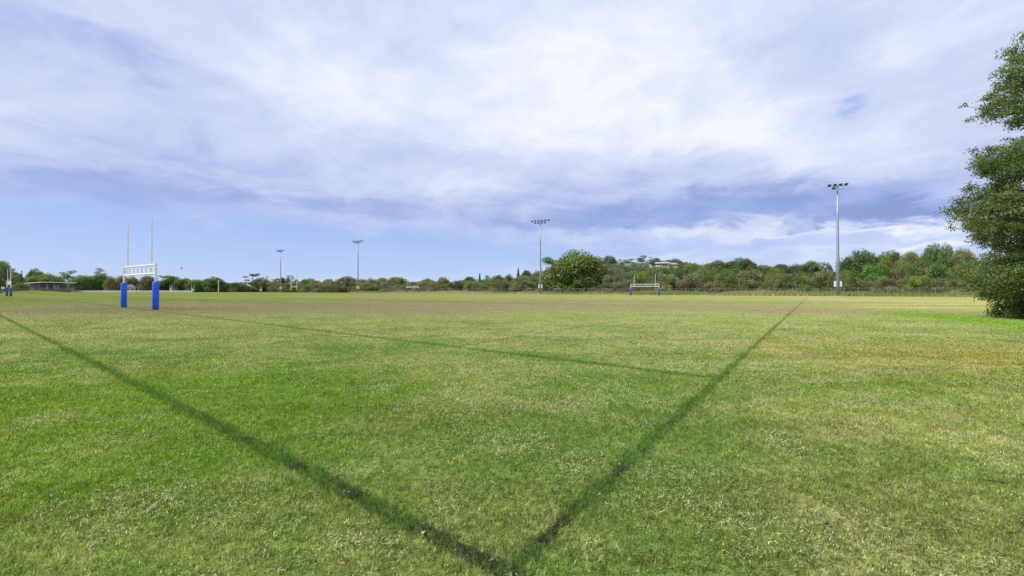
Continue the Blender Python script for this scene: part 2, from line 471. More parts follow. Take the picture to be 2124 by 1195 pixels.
# pale straw clippings lying in the turf
def straw_mat():
    m = bpy.data.materials.new('straw'); m.use_nodes = True
    t = m.node_tree; g = G(t); b = t.nodes['Principled BSDF']
    at = t.nodes.new('ShaderNodeAttribute'); at.attribute_name = 'tint'
    t.links.new(at.outputs['Color'], b.inputs['Base Color']); b.inputs['Roughness'].default_value = .7
    return m
M_straw = straw_mat()
sx, sy = scatter(rng, [(1.3, 3, 3300), (3, 5, 2800), (5, 8, 1700), (8, 13, 820), (13, 18, 330), (18, 24, 170), (24, 32, 75), (32, 45, 30)], 1.42)
den = vnoise(sx, sy, 1.6, 1)*.45+vnoise(sx, sy, 4.5, 2)*.35+vnoise(sx, sy, .35, 3)*.3
rightish = np.clip((sx+1.0)/4.0, -1, 1)*.05 - .20*np.exp(-(((sx+4.2)/4.0)**2+((sy-3.2)/3.6)**2))
q_ = (sx-CORNER[0])*LD[0]+(sy-CORNER[1])*LD[1]; p_ = (sx-CORNER[0])*RD[0]+(sy-CORNER[1])*RD[1]
keep = rng.random(len(sx)) < np.clip((den+rightish-.40)*2.8, .06, .8)*(1-.92*np.maximum(np.maximum(np.exp(-(q_/.15)**4)*(p_ > 0), np.exp(-(p_/.15)**4)*(q_ > 0)), np.exp(-((p_-5.45-q_*.028)/.16)**4)*(q_ > 0)))
sx, sy = sx[keep], sy[keep]; n = len(sx)
a = rng.random(n)*2*PI; L = (.003+.013*rng.random(n)**2.4)*(1+.07*sy); w = (.0007+.00026*sy)*(.6+.7*rng.random(n))
z0 = hgt(sx, sy)+.008+.014*rng.random(n)
c_ = np.stack([sx, sy, z0], 1)
dv = np.stack([np.cos(a)*L, np.sin(a)*L, (rng.random(n)-.5)*.012], 1); sv_ = np.stack([-np.sin(a)*w, np.cos(a)*w, np.zeros(n)], 1)
bend = np.stack([-np.sin(a)*L*.25, np.cos(a)*L*.25, np.full(n, .004)], 1)*(rng.random(n)-.5)[:, None]*2
V = np.stack([c_-dv-sv_*.4, c_+bend-sv_, c_+dv-sv_*.3, c_+dv+sv_*.3, c_+bend+sv_, c_-dv+sv_*.4], 1).reshape(-1, 3)
b6 = np.arange(n)*6
F = np.concatenate([np.stack([b6, b6+1, b6+4, b6+5], 1), np.stack([b6+1, b6+2, b6+3, b6+4], 1)])
t0 = rng.random(n)[:, None]
tn = np.array([[.54, .52, .26]])*(1-t0)+np.array([[.70, .62, .40]])*t0
tn = tn*(.75+.45*rng.random((n, 1)))
straw = link('dry_grass_clippings', npmesh('dry_grass_clippings', V, F, np.concatenate([tn, tn]), M_straw))
tag(straw, 'pale straw clippings scattered through the turf', 'clippings', kind='stuff')

# ------------------------------------------------------------------ foliage builders
def leaf_quads(cen, nor, size, rng, aspect=.6):
    n = len(cen)
    nor = nor/np.linalg.norm(nor, axis=1, keepdims=True)
    r = rng.normal(size=(n, 3)); t = np.cross(nor, r); t /= np.linalg.norm(t, axis=1, keepdims=True)+1e-9
    b = np.cross(nor, t)
    s = size[:, None]
    V = np.stack([cen-t*s, cen-b*s*aspect+t*s*.1, cen+t*s, cen+b*s*aspect-t*s*.1], 1).reshape(-1, 3)
    return V, np.arange(4*n).reshape(n, 4)
def clump_leaves(clumps, per, size, rng, shell=.55, jit=.75, var=.22, hue=.12):
    """clumps: (cx,cy,cz,rx,ry,rz). Leaves spread through each clump, denser at its skin."""
    cen, nor, sz, tn = [], [], [], []
    for (cx, cy, cz, rx, ry, rz) in clumps:
        n = int(per*(rx*ry+ry*rz+rx*rz)/3) if per > 0 else int(-per)
        n = max(n, 6)
        d = rng.normal(size=(n, 3)); d /= np.linalg.norm(d, axis=1, keepdims=True)
        rr = shell+(1-shell)*rng.random(n)**.7+rng.normal(size=n)*.05
        c = np.array([cx, cy, cz])+d*np.array([rx, ry, rz])*rr[:, None]
        cen.append(c); nor.append(d*np.array([1/rx, 1/ry, 1/rz])*min(rx, ry, rz)+rng.normal(size=(n, 3))*jit+np.array([0, 0, .25]))
        sz.append(size*(.65+.7*rng.random(n)))
        cb = 1+rng.normal()*var; ch = rng.normal()*hue
        l = cb*(1+rng.normal(size=n)*.11)
        tn.append(np.stack([l*(1+ch), l, l*(1-ch*.6)], 1))
    cen, nor, sz, tn = map(np.concatenate, (cen, nor, sz, tn))
    V, F = leaf_quads(cen, nor, sz, rng)
    return V, F, np.clip(tn, .25, 2.2)
def gen_clumps(kind, rng):
    """clumps of a crown one unit wide and one unit high, standing on z = 0"""
    cl = []
    if kind == 'dome':
        for i in range(120):
            th = rng.random()*2*PI; ph = math.acos(rng.random()*.98)
            r = .40*(.93+.10*rng.random()); s = .075+.055*rng.random()
            cl.append((r*math.sin(ph)*math.cos(th), r*math.sin(ph)*math.sin(th), .08+.80*math.cos(ph)*(.9+.12*rng.random()), s, s, s*1.0))
        for i in range(16):
            th = rng.random()*2*PI; cl.append((.40*math.cos(th), .40*math.sin(th), .07+.1*rng.random(), .11, .11, .10))
        cl.append((0, 0, .4, .33, .33, .40)); cl.append((0, 0, .45, .22, .22, .30)); cl.append((0, 0, .3, .30, .30, .25))
    elif kind == 'round':
        for i in range(46):
            th = rng.random()*2*PI; ph = math.acos(1-1.75*rng.random())
            r = .36*(.75+.35*rng.random()); s = .10+.09*rng.random()
            cl.append((r*math.sin(ph)*math.cos(th), r*math.sin(ph)*math.sin(th), .60+.31*math.cos(ph), s, s, s*.85))
        cl.append((0, 0, .58, .27, .27, .27))
        for i in range(12):
            th = rng.random()*2*PI; r = .3*rng.random(); cl.append((r*math.cos(th), r*math.sin(th), .18+.15*rng.random(), .12, .12, .12))
    elif kind == 'gum':
        for i in range(26):
            th = rng.random()*2*PI; z = .40+.56*rng.random(); r = .42*math.sqrt(max(.03, 1-((z-.62)/.42)**2))*(.45+.6*rng.random())
            s = .075+.075*rng.random()
            cl.append((r*math.cos(th), r*math.sin(th), z-.04, s*1.2, s*1.2, s*.7))
    elif kind == 'shrub':
        for i in range(34):
            th = rng.random()*2*PI; ph = math.acos(rng.random())
            r = .42*(.7+.4*rng.random()); s = .09+.09*rng.random()
            cl.append((r*math.sin(ph)*math.cos(th), r*math.sin(ph)*math.sin(th), .05+.82*math.cos(ph)*(.8+.22*rng.random()), s, s, s*1.1))
        cl.append((0, 0, .35, .30, .30, .36))
    elif kind == 'conifer':
        for k in range(11):
            z = .12+.84*k/10; r = .40*(1-z)+.04
            for j in range(7):
                th = j*2*PI/7+k*.5; cl.append((r*.75*math.cos(th), r*.75*math.sin(th), z+.015, r*.42+.02, r*.42+.02, .045))
    elif kind == 'pine':      # storm-shaped crown in flat pads
        for i in range(15):
            th = rng.random()*2*PI; z = .42+.55*rng.random(); r = .40*rng.random()**.6
            s = .10+.08*rng.random(); cl.append((r*math.cos(th), r*math.sin(th), z, s*1.25, s*1.25, s*.42))
    return cl
ARCH = {}
for kind, nvar, per, size in [('dome', 2, 13000, .015), ('round', 3, 9500, .018), ('gum', 3, 15000, .0145), ('shrub', 3, 10500, .0185),
                              ('conifer', 1, 9000, .022), ('pine', 2, 14000, .015)]:
    for v in range(nvar):
        r_ = np.random.default_rng(hash_ := (sum(map(ord, kind))*31+v*7))
        cl = gen_clumps(kind, r_)
        V, F, T = clump_leaves(cl, per*(1.0), size, r_, shell=.35 if kind in ('gum', 'pine') else .5)
        V[:, 2] /= np.percentile(V[:, 2], 99.85); V[:, 2] = np.maximum(V[:, 2], .0)
        rad_ = np.percentile(np.abs(V[:, :2]), 99.0); V[:, :2] *= .5/rad_
        crown = npmesh('crown', V, F, T, M_fol)
        tb = MB()
        top = {'dome': .55, 'round': .6, 'gum': .8, 'shrub': .4, 'conifer': .96, 'pine': .85}[kind]
        wob = lambda k_: (r_.random()-.5)*k_
        tb.tube([(0, 0, -.03), (wob(.03), wob(.03), top*.4), (wob(.05), wob(.05), top)], [.030, .022, .008], 7)
        if kind in ('gum', 'round', 'pine'):
            for c in cl[::3]:
                z0 = max(.15, min(c[2]-.15, top*.8)); tb.tube([(0, 0, z0), (c[0]*.5, c[1]*.5, z0+(c[2]-z0)*.6), (c[0], c[1], c[2])], [.011, .007, .003], 5)
        ARCH[kind, v] = (crown, tb.mesh('trunk', True), V, F, T)

COL = dict(dark=(.060, .086, .026), mid=(.080, .116, .026), olive=(.112, .118, .034), yel=(.130, .150, .026), brown=(.134, .116, .058),
           grey=(.098, .118, .062), purple=(.112, .096, .068), lush=(.085, .145, .024), red=(.142, .112, .064), fig=(.092, .116, .022), khaki=(.132, .128, .050))
COL = {k: tuple(c*k for c, k in zip(v, (1.78, 1.84, 1.72))) for k, v in COL.items()}
def tree(name, kind, v, px, ytop, wpx, Z, col, label, group, cat='tree', pale=False, rz=None, hscale=1.0):
    x, y = ray(px, Z)
    ca = math.cos(math.atan2(px-1062, FPX))
    base = float(hgt(x, y)); H = (HOR-ytop)/FPX*Z+EYE-base
    W = (1.35 if 'hill' in group else 1.12)*wpx/FPX*Z*ca
    H = max(H, 1.0)
    root = empty(name, (x, y, base), 0, label, cat, group)
    root.rotation_euler = (0, 0, px*1.7 % 6.28 if rz is None else rz)
    crown, trunk = ARCH[kind, v][:2]
    c = link('crown', crown, root); c.scale = (W, W, H); c.color = (*COL[col], 1)
    t = link('trunk', trunk, root); t.scale = (H*.9, H*.9, H)
    if not trunk.materials: trunk.materials.append(M_bark)
    if pale:
        t.material_slots[0].link = 'OBJECT'; t.material_slots[0].material = M_pale_bark
    return root

# trees and bushes one can tell apart: (name, kind, variant, px, top row, width px, depth, colour, label)
GL = 'trees along the left skyline'; GM = 'trees beyond the fence in the middle'; GR = 'trees on the rise behind the right fence'; GH = 'gum trees on the far hill'
def S(px, s): return zs(px, s)
T = [
 ('gum_tree', 'round', 0, 2, 541, 44, 165, 'grey', 'tall grey-green tree cut by the left picture edge, behind the blue-padded goal', GL, True),
 ('gum_tree', 'gum', 1, 24, 556, 30, 185, 'grey', 'slim grey-green tree rising right behind the leftmost goal', GL, True),
 ('dark_tree', 'round', 1, 36, 566, 24, 240, 'dark', 'small dark tree between the leftmost goal and the pavilion', GL, False),
 ('domed_tree', 'dome', 0, 73, 558, 46, 275, 'mid', 'tall dark dome-shaped tree behind the left end of the pavilion', GL, False),
 ('bushy_tree', 'round', 2, 102, 567, 62, 262, 'yel', 'bright yellow-green bushy tree just above the pavilion roof', GL, False),
 ('bushy_tree', 'shrub', 0, 62, 575, 46, 255, 'khaki', 'low khaki bush beside the left end of the pavilion roof', GL, False),
 ('airy_tree', 'gum', 2, 142, 560, 44, 280, 'grey', 'airy grey-green tree with sky showing through above the pavilion roof end', GL, False),
 ('bushy_tree', 'dome', 0, 172, 571, 60, 262, 'mid', 'broad mid-green tree right of the pavilion stairs', GL, False),
 ('dark_tree', 'pine', 0, 200, 556, 36, 285, 'purple', 'dark wind-shaped pine with its tip highest on the left skyline', GL, False),
 ('bushy_tree', 'round', 0, 208, 569, 48, 270, 'mid', 'green tree under the wind-shaped pine left of the near goal', GL, False),
 ('bushy_tree', 'shrub', 1, 232, 573, 36, 262, 'olive', 'olive tree just left of the near goal post', GL, False),
 ('brown_tree', 'round', 1, 255, 571, 26, 290, 'red', 'reddish brown tree behind the left post of the near goal', GL, False),
 ('brown_tree', 'dome', 0, 274, 574, 36, 285, 'khaki', 'rounded brown-green tree above the beige house', GL, False),
 ('bushy_tree', 'shrub', 2, 292, 582, 26, 290, 'dark', 'low dark bush in the dip between the near goal posts', GL, False),
 ('brown_tree', 'round', 2, 309, 571, 34, 285, 'brown', 'brown-topped tree behind the right side of the near goal', GL, False),
 ('dark_tree', 'pine', 1, 335, 571, 34, 300, 'dark', 'dark flat-topped pine just right of the near goal', GL, False),
 ('dark_tree', 'round', 0, 356, 573, 44, 290, 'dark', 'dark green rounded tree above the far small goal', GL, False),
 ('bushy_tree', 'round', 1, 384, 577, 44, 290, 'mid', 'green tree above the right end of the white railing', GL, False),
 ('bushy_tree', 'dome', 0, 408, 580, 40, 285, 'mid', 'lower green tree left of the dome beside the pale lamp pole', GL, False),
 ('domed_tree', 'dome', 0, 444, 575, 54, 290, 'mid', 'broad green dome tree behind the pale lamp pole', GL, False),
 ('brown_tree', 'shrub', 0, 478, 586, 34, 300, 'brown', 'low brown tree in the dip right of the pale lamp pole', GL, False),
 ('brown_tree', 'shrub', 2, 502, 585, 24, 310, 'purple', 'purplish low tree at the bottom of the skyline dip', GL, False),
 ('yellow_bush', 'shrub', 1, 500, 591, 13, 290, 'yel', 'small yellow-green bush left of the leaning pine', GL, False),
 ('leaning_pine', 'pine', 1, 523, 567, 32, 300, 'dark', 'dark leaning pine with open ragged crown left of the far floodlights', GL, False),
 ('brown_tree', 'round', 2, 541, 576, 34, 290, 'brown', 'brown twiggy tree right under the leaning pine', GL, True),
 ('dark_tree', 'pine', 0, 552, 573, 12, 310, 'dark', 'tiny dark treetop poking up right of the leaning pine', GL, False),
 ('bushy_tree', 'gum', 0, 566, 577, 30, 280, 'khaki', 'khaki tree just left of the smallest floodlight pole', GM, True),
 ('dark_tree', 'round', 0, 585, 576, 18, 285, 'dark', 'dark tree immediately behind the smallest floodlight pole', GM, False),
 ('dark_tree', 'gum', 1, 605, 571, 24, 300, 'dark', 'dark open tree behind the white and red goal', GM, False),
 ('red_tree', 'dome', 0, 642, 578, 54, 320, 'red', 'broad reddish treetop right of the white and red goal', GM, False),
 ('domed_tree', 'dome', 0, 683, 579, 34, 300, 'dark', 'dark domed tree left of the second smallest floodlight', GM, False),
 ('brown_tree', 'round', 2, 720, 573, 44, S(720, 16), 'brown', 'tall brown leafy tree left of the second smallest floodlight pole', GM, False),
 ('brown_tree', 'shrub', 0, 752, 579, 30, S(752, 14), 'khaki', 'khaki bush right behind the second smallest floodlight pole', GM, False),
 ('olive_tree', 'shrub', 1, 772, 577, 34, S(772, 18), 'olive', 'olive bush between the second smallest floodlight and the truss goal', GM, False),
 ('brown_tree', 'round', 0, 792, 576, 28, S(792, 22), 'brown', 'small brown tree left of the middle truss goal', GM, False),
 ('dark_tree', 'round', 1, 824, 574, 40, S(824, 22), 'olive', 'dark olive tree over the left post of the middle truss goal', GM, False),
 ('green_bush', 'shrub', 2, 800, 592, 22, S(800, 8), 'lush', 'low fresh green bush left of the middle truss goal', GM, False),
 ('olive_tree', 'shrub', 0, 862, 584, 34, S(862, 20), 'olive', 'low olive bush behind the crossbar of the middle truss goal', GM, False),
 ('dark_tree', 'round', 2, 888, 577, 26, S(888, 26), 'khaki', 'rounded khaki tree right of the middle truss goal', GM, False),
 ('dark_tree', 'dome', 0, 918, 575, 32, S(918, 26), 'khaki', 'broad rounded khaki tree left of the lone tiered pine', GM, False),
 ('olive_tree', 'shrub', 1, 946, 582, 34, S(946, 18), 'olive', 'olive bush below the dip left of the tiered pine', GM, False),
 ('dark_tree', 'round', 0, 974, 574, 26, S(974, 60), 'dark', 'dark tree just left of the tiered pine on the slope', GM, False),
 ('tiered_pine', 'conifer', 0, 995, 567, 9, S(995, 80), 'dark', 'thin tiered pine standing above the slope trees', GM, False),
 ('dark_tree', 'gum', 2, 1012, 571, 22, S(1012, 80), 'grey', 'grey-green open tree right of the tiered pine', GM, False),
 ('dark_tree', 'round', 1, 1034, 570, 24, S(1034, 90), 'dark', 'dark tree midway between the tiered pine and the pointed conifer', GM, False),
 ('olive_tree', 'shrub', 2, 1056, 569, 28, S(1056, 80), 'mid', 'green tree just left of the pointed conifer', GM, False),
 ('pointed_conifer', 'conifer', 0, 1075, 556, 10, S(1075, 130), 'dark', 'dark pointed conifer left of the tall middle floodlight', GM, False),
 ('dark_tree', 'round', 0, 1092, 561, 22, S(1092, 110), 'dark', 'dark rounded tree between the pointed conifer and the floodlight pole', GM, False),
 ('dark_tree', 'round', 2, 1112, 561, 22, S(1112, 100), 'khaki', 'brownish tree touching the left side of the tall middle floodlight pole', GM, False),
 ('olive_tree', 'round', 1, 1090, 572, 50, S(1090, 45), 'olive', 'wide olive tree low on the slope left of the floodlight pole', GM, False),
 ('white_limbed_tree', 'gum', 0, 1155, 534, 62, S(1155, 22), 'grey', 'open pale-limbed tree leaning out of the left of the big fig dome', GM, True),
 ('fig_tree', 'dome', 0, 1195, 521, 118, S(1195, 16), 'fig', 'huge dense dome-shaped green tree right of the middle floodlight', GM, False),
 ('green_bush', 'shrub', 1, 1142, 556, 54, S(1142, 9), 'fig', 'yellowish green bush at the left foot of the big dome tree', GM, False),
 ('green_bush', 'shrub', 0, 1160, 586, 14, S(1160, 4), 'lush', 'bright green sapling before the big dome tree', GM, False),
 ('gum_tree', 'gum', 0, 1243, 533, 26, 400, 'grey', 'grey-green gum on the hill touching the right of the big dome tree', GH, True),
 ('gum_tree', 'round', 1, 1264, 530, 20, 410, 'grey', 'round-headed gum on the hill, second right of the big dome tree', GH, True),
 ('gum_tree', 'gum', 1, 1284, 537, 24, 420, 'grey', 'low open gum on the hill above the left upright of the right truss goal', GH, True),
 ('gum_tree', 'gum', 2, 1305, 536, 26, 410, 'grey', 'flat-topped gum on the hill above the right truss goal', GH, True),
 ('gum_tree', 'gum', 1, 1340, 530, 34, 415, 'grey', 'tallest spreading gum on the hill left of the white house', GH, True),
 ('gum_tree', 'round', 0, 1362, 535, 20, 425, 'grey', 'gum rising directly over the white house roof', GH, True),
 ('gum_tree', 'gum', 0, 1378, 539, 20, 430, 'grey', 'small gum behind the right half of the white house roof', GH, True),
 ('gum_tree', 'round', 2, 1401, 536, 22, 425, 'purple', 'purplish gum right of the white house', GH, True),
 ('gum_tree', 'shrub', 0, 1418, 543, 20, 400, 'dark', 'low dark tree on the hill brow right of the purplish gum', GH, False),
 ('gum_tree', 'shrub', 1, 1436, 545, 26, 380, 'dark', 'dark low treetop at the right end of the hill brow', GH, False),
 ('gum_tree', 'shrub', 2, 1322, 547, 30, 380, 'grey', 'grey-green tree below the tallest hill gum', GH, False),
 ('gum_tree', 'shrub', 1, 1270, 546, 36, 385, 'grey', 'grey-green tree low on the hill right of the dome tree', GH, False),
 ('bushy_tree', 'shrub', 0, 1296, 553, 40, 350, 'grey', 'broad grey-green tree on the hill slope above the truss goal left upright', GH, False),
 ('bushy_tree', 'shrub', 2, 1345, 558, 40, 340, 'grey', 'broad grey-green tree on the hill slope lower left of the white house', GH, False),
 ('dark_tree', 'round', 1, 1378, 554, 62, S(1378, 80), 'mid', 'dark green rounded tree below the white house', GR, False),
 ('dark_tree', 'round', 0, 1440, 549, 46, S(1440, 75), 'mid', 'dark green tree right below the hill brow', GR, False),
 ('dark_tree', 'round', 2, 1488, 540, 52, S(1488, 60), 'olive', 'tall yellowish-topped tree left of the long dark dome', GR, False),
 ('domed_tree', 'dome', 0, 1537, 536, 78, S(1537, 62), 'dark', 'long dark dome-topped tree midway between goal and right floodlight', GR, False),
 ('dark_tree', 'round', 1, 1585, 549, 34, S(1585, 60), 'mid', 'lower green tree on the right shoulder of the long dark dome', GR, False),
 ('dark_tree', 'round', 0, 1620, 548, 40, S(1620, 58), 'dark', 'dark tree left of the gap before the right floodlight', GR, False),
 ('dark_tree', 'round', 2, 1652, 547, 34, S(1652, 56), 'dark', 'small dark tree third left of the right floodlight pole', GR, False),
 ('dark_tree', 'round', 1, 1682, 541, 42, S(1682, 54), 'mid', 'taller dark tree second left of the right floodlight pole', GR, False),
 ('dark_tree', 'gum', 2, 1712, 543, 30, S(1712, 56), 'dark', 'dark open tree just left of the right floodlight pole', GR, False),
 ('domed_tree', 'dome', 0, 1785, 520, 88, S(1785, 36), 'dark', 'big dark dome tree just right of the right floodlight pole', GR, False),
 ('dark_tree', 'round', 1, 1845, 520, 56, S(1845, 38), 'mid', 'tall mid-green tree on the right rise, next to the big dark dome', GR, False),
 ('brown_tree', 'round', 0, 1888, 523, 46, S(1888, 38), 'khaki', 'brownish tree in the saddle of the right rise', GR, False),
 ('domed_tree', 'dome', 0, 1938, 507, 66, S(1938, 34), 'mid', 'highest green dome on the right rise near the big overhanging tree', GR, False),
 ('gum_tree', 'round', 2, 1962, 505, 34, S(1962, 44), 'grey', 'grey-topped tree at the crest of the right rise', GR, False),
 ('dark_tree', 'round', 1, 1998, 515, 50, S(1998, 40), 'khaki', 'brownish green tree disappearing behind the big overhanging tree', GR, False),
 ('lush_bush', 'shrub', 0, 1818, 549, 84, S(1818, 14), 'lush', 'bright green mounded bush right of the right floodlight pole', GR, False),
 ('brown_bush', 'shrub', 1, 1862, 552, 44, S(1862, 13), 'brown', 'brown twiggy bush next to the bright green mounded bush', GR, False),
 ('lush_bush', 'shrub', 2, 1925, 545, 90, S(1925, 16), 'mid', 'wide green bush halfway up the right rise', GR, False),
 ('lush_bush', 'shrub', 0, 1905, 571, 60, S(1905, 5), 'yel', 'yellow-green bush close behind the right wire fence', GR, False),
 ('brown_bush', 'shrub', 1, 1940, 578, 44, S(1940, 4), 'red', 'reddish brown twiggy bush behind the right end of the wire fence', GR, False),
 ('lush_bush', 'shrub', 2, 2000, 552, 80, S(2000, 12), 'olive', 'olive bush low on the right beside the overhanging tree', GR, False),
 ('brown_bush', 'shrub', 0, 1272, 570, 48, S(1272, 8), 'brown', 'large brown twiggy bush left of the right truss goal', GR, False),
 ('yellow_bush', 'shrub', 1, 1335, 561, 46, S(1335, 16), 'yel', 'yellow-green bush framed by the uprights of the right truss goal', GR, False),
 ('brown_bush', 'shrub', 2, 1318, 573, 24, S(1318, 8), 'olive', 'ochre-green bush behind the left upright of the right truss goal', GR, False),
 ('khaki_bush', 'shrub', 0, 1385, 568, 50, S(1385, 9), 'khaki', 'khaki bush right of the right truss goal', GR, False),
 ('brown_bush', 'shrub', 1, 1442, 566, 74, S(1442, 8), 'brown', 'wide brown twiggy bush midway along the front of the thicket', GR, False),
 ('green_bush', 'shrub', 2, 1502, 569, 54, S(1502, 7), 'olive', 'olive bush below the yellowish-topped tree', GR, False),
 ('khaki_bush', 'shrub', 0, 1552, 562, 70, S(1552, 9), 'khaki', 'broad khaki bush below the long dark dome', GR, False),
 ('green_bush', 'shrub', 1, 1612, 566, 60, S(1612, 8), 'olive', 'olive bush at the front of the thicket below the skyline gap', GR, False),
 ('brown_bush', 'shrub', 2, 1660, 567, 54, S(1660, 7), 'brown', 'brown bush second left of the right floodlight base', GR, False),
 ('khaki_bush', 'shrub', 0, 1708, 564, 54, S(1708, 7), 'khaki', 'khaki bush just left of the right floodlight base', GR, False),
 ('green_bush', 'shrub', 1, 1762, 570, 60, S(1762, 6), 'olive', 'olive bush just right of the right floodlight base', GR, False),
 ('brown_bush', 'shrub', 2, 1835, 575, 60, S(1835, 5), 'khaki', 'brownish bush low behind the fence right of the floodlight', GR, False),
 ('brown_bush', 'shrub', 0, 1090, 581, 40, S(1090, 10), 'brown', 'brown bush behind the fence left of the tall middle floodlight', GM, False),
 ('khaki_bush', 'shrub', 2, 1040, 580, 46, S(1040, 12), 'khaki', 'khaki bush below the slope between pine and floodlight', GM, False),
 ('khaki_bush', 'shrub', 1, 985, 583, 44, S(985, 12), 'khaki', 'khaki bush under the tiered pine', GM, False),
 ('green_bush', 'shrub', 0, 1048, 586, 16, S(1048, 8), 'dark', 'small dark green bush amid khaki scrub left of the floodlight', GM, False),
]
for (name, kind, v, px, yt, w, Z, col, label, grp, pale) in T:
    tree(name, kind, v, px, yt, w, Z, col, label, grp, 'bush' if 'bush' in name else 'tree', pale)

# the scrub that fills in between: one mass
rng = np.random.default_rng(21)
VV, FF, TT = [], [], []; off = 0
def fill(px, ytop, wpx, Z, col, v):
    global off
    x, y = ray(px, Z); b = float(hgt(x, y)); H = max(1.2, (HOR-ytop)/FPX*Z+EYE-b); W = wpx/FPX*Z
    _, _, V, F, T_ = ARCH['shrub', v]
    kk = rng.random(len(F)) < .55
    F2 = F[kk]; V2 = V.reshape(-1, 4, 3)[kk].reshape(-1, 3)
    a = rng.random()*6.28
    Vr = np.stack([(V2[:, 0]*math.cos(a)-V2[:, 1]*math.sin(a))*W+x, (V2[:, 0]*math.sin(a)+V2[:, 1]*math.cos(a))*W+y, V2[:, 2]*H+b-.1], 1)
    VV.append(Vr); FF.append(np.arange(len(Vr)).reshape(-1, 4)+off); off += len(Vr)
    TT.append(T_[kk]*np.array(COL[col])*(.85+.35*rng.random()))
cols_r = ['olive', 'brown', 'khaki', 'khaki', 'mid', 'olive', 'brown', 'yel', 'grey']
for i in range(70):
    px = rng.uniform(1225, 2110); s_ = rng.uniform(3, 14); fill(px, rng.uniform(574, 592), rng.uniform(22, 44), zs(px, s_), cols_r[rng.integers(len(cols_r))], rng.integers(3))
for i in range(60):
    px = rng.uniform(1380, 2110); s_ = rng.uniform(16, 42); fill(px, rng.uniform(553, 572), rng.uniform(34, 60), zs(px, s_), ['mid', 'olive', 'khaki', 'dark', 'mid'][rng.integers(5)], rng.integers(3))
for i in range(26):
    px = rng.uniform(1740, 2110); s_ = rng.uniform(22, 40); fill(px, rng.uniform(530, 550), rng.uniform(40, 60), zs(px, s_), ['mid', 'dark', 'olive', 'mid'][rng.integers(4)], rng.integers(3))
for i in range(90):
    px = rng.uniform(1215, 1480); fill(px, rng.uniform(544, 564) if not 1335 < px < 1420 else rng.uniform(554, 563), rng.uniform(26, 44), rng.uniform(190, 380), ['grey', 'mid', 'grey', 'olive'][rng.integers(4)], rng.integers(3))
for i in range(130):
    px = rng.uniform(560, 1130); s_ = rng.uniform(5, 26); fill(px, rng.uniform(580, 593), rng.uniform(24, 40), zs(px, s_), ['olive', 'brown', 'khaki', 'brown', 'purple', 'mid'][rng.integers(6)], rng.integers(3))
for i in range(40):
    px = rng.uniform(920, 1140); s_ = rng.uniform(40, 110); k_ = (px-920)/220; fill(px, 584-16*k_+rng.uniform(-1, 5), rng.uniform(14, 26), zs(px, s_), ['olive', 'mid', 'grey', 'dark'][rng.integers(4)], rng.integers(3))
for i in range(130):
    px = rng.uniform(-60, 570); fill(px, rng.uniform(580, 594), rng.uniform(22, 40), rng.uniform(285, 320)-(60 if px < 60 else 0), ['mid', 'dark', 'olive', 'khaki', 'dark', 'purple'][rng.integers(6)], rng.integers(3))
thicket = link('thicket', npmesh('thicket', np.concatenate(VV), np.concatenate(FF), np.concatenate(TT), M_fol))
tag(thicket, 'dense olive and brown scrub filling in behind the fence', 'scrub', kind='stuff')

# rough grass strip along the fence
n = 110000
tpar = rng.uniform(-190, 75, n); s_ = rng.normal(2.2, 2.2, n)
ux, uy = 0.81, -0.586
x0 = 0.586*122.9+ux*tpar+0.586*s_; y0 = 0.81*122.9+uy*tpar+0.81*s_
den = vnoise(x0, y0, .12, 5); hh = (.30+.85*den*rng.random(n)+.14*np.clip(s_, 0, 5))*np.where(tpar > -45, 1.15, .85)
a = rng.random(n)*PI; w = .07+.09*rng.random(n); la = rng.random(n)*2*PI; ln = hh*.4*rng.random(n)
b0 = np.stack([x0, y0, hgt(x0, y0)-.02], 1); sd = np.stack([np.cos(a)*w, np.sin(a)*w, 0*a], 1)
tip = b0+np.stack([np.cos(la)*ln, np.sin(la)*ln, hh], 1)
V = np.stack([b0-sd, b0+sd, tip], 1).reshape(-1, 3)
dryk = np.clip(vnoise(x0, y0, .05, 9)*1.6-.3+np.where(tpar < -45, .3, -.1), 0, 1)[:, None]
tn = (np.array([[.24, .29, .06]])*(1-dryk)+np.array([[.50, .42, .20]])*dryk)*(.7+.6*rng.random((n, 1)))
rough = link('rough_grass', npmesh('rough_grass', V, np.arange(3*n).reshape(n, 3), tn, M_fol, 3))
tag(rough, 'rough unmown grass strip along the wire fence', 'grass', kind='stuff')

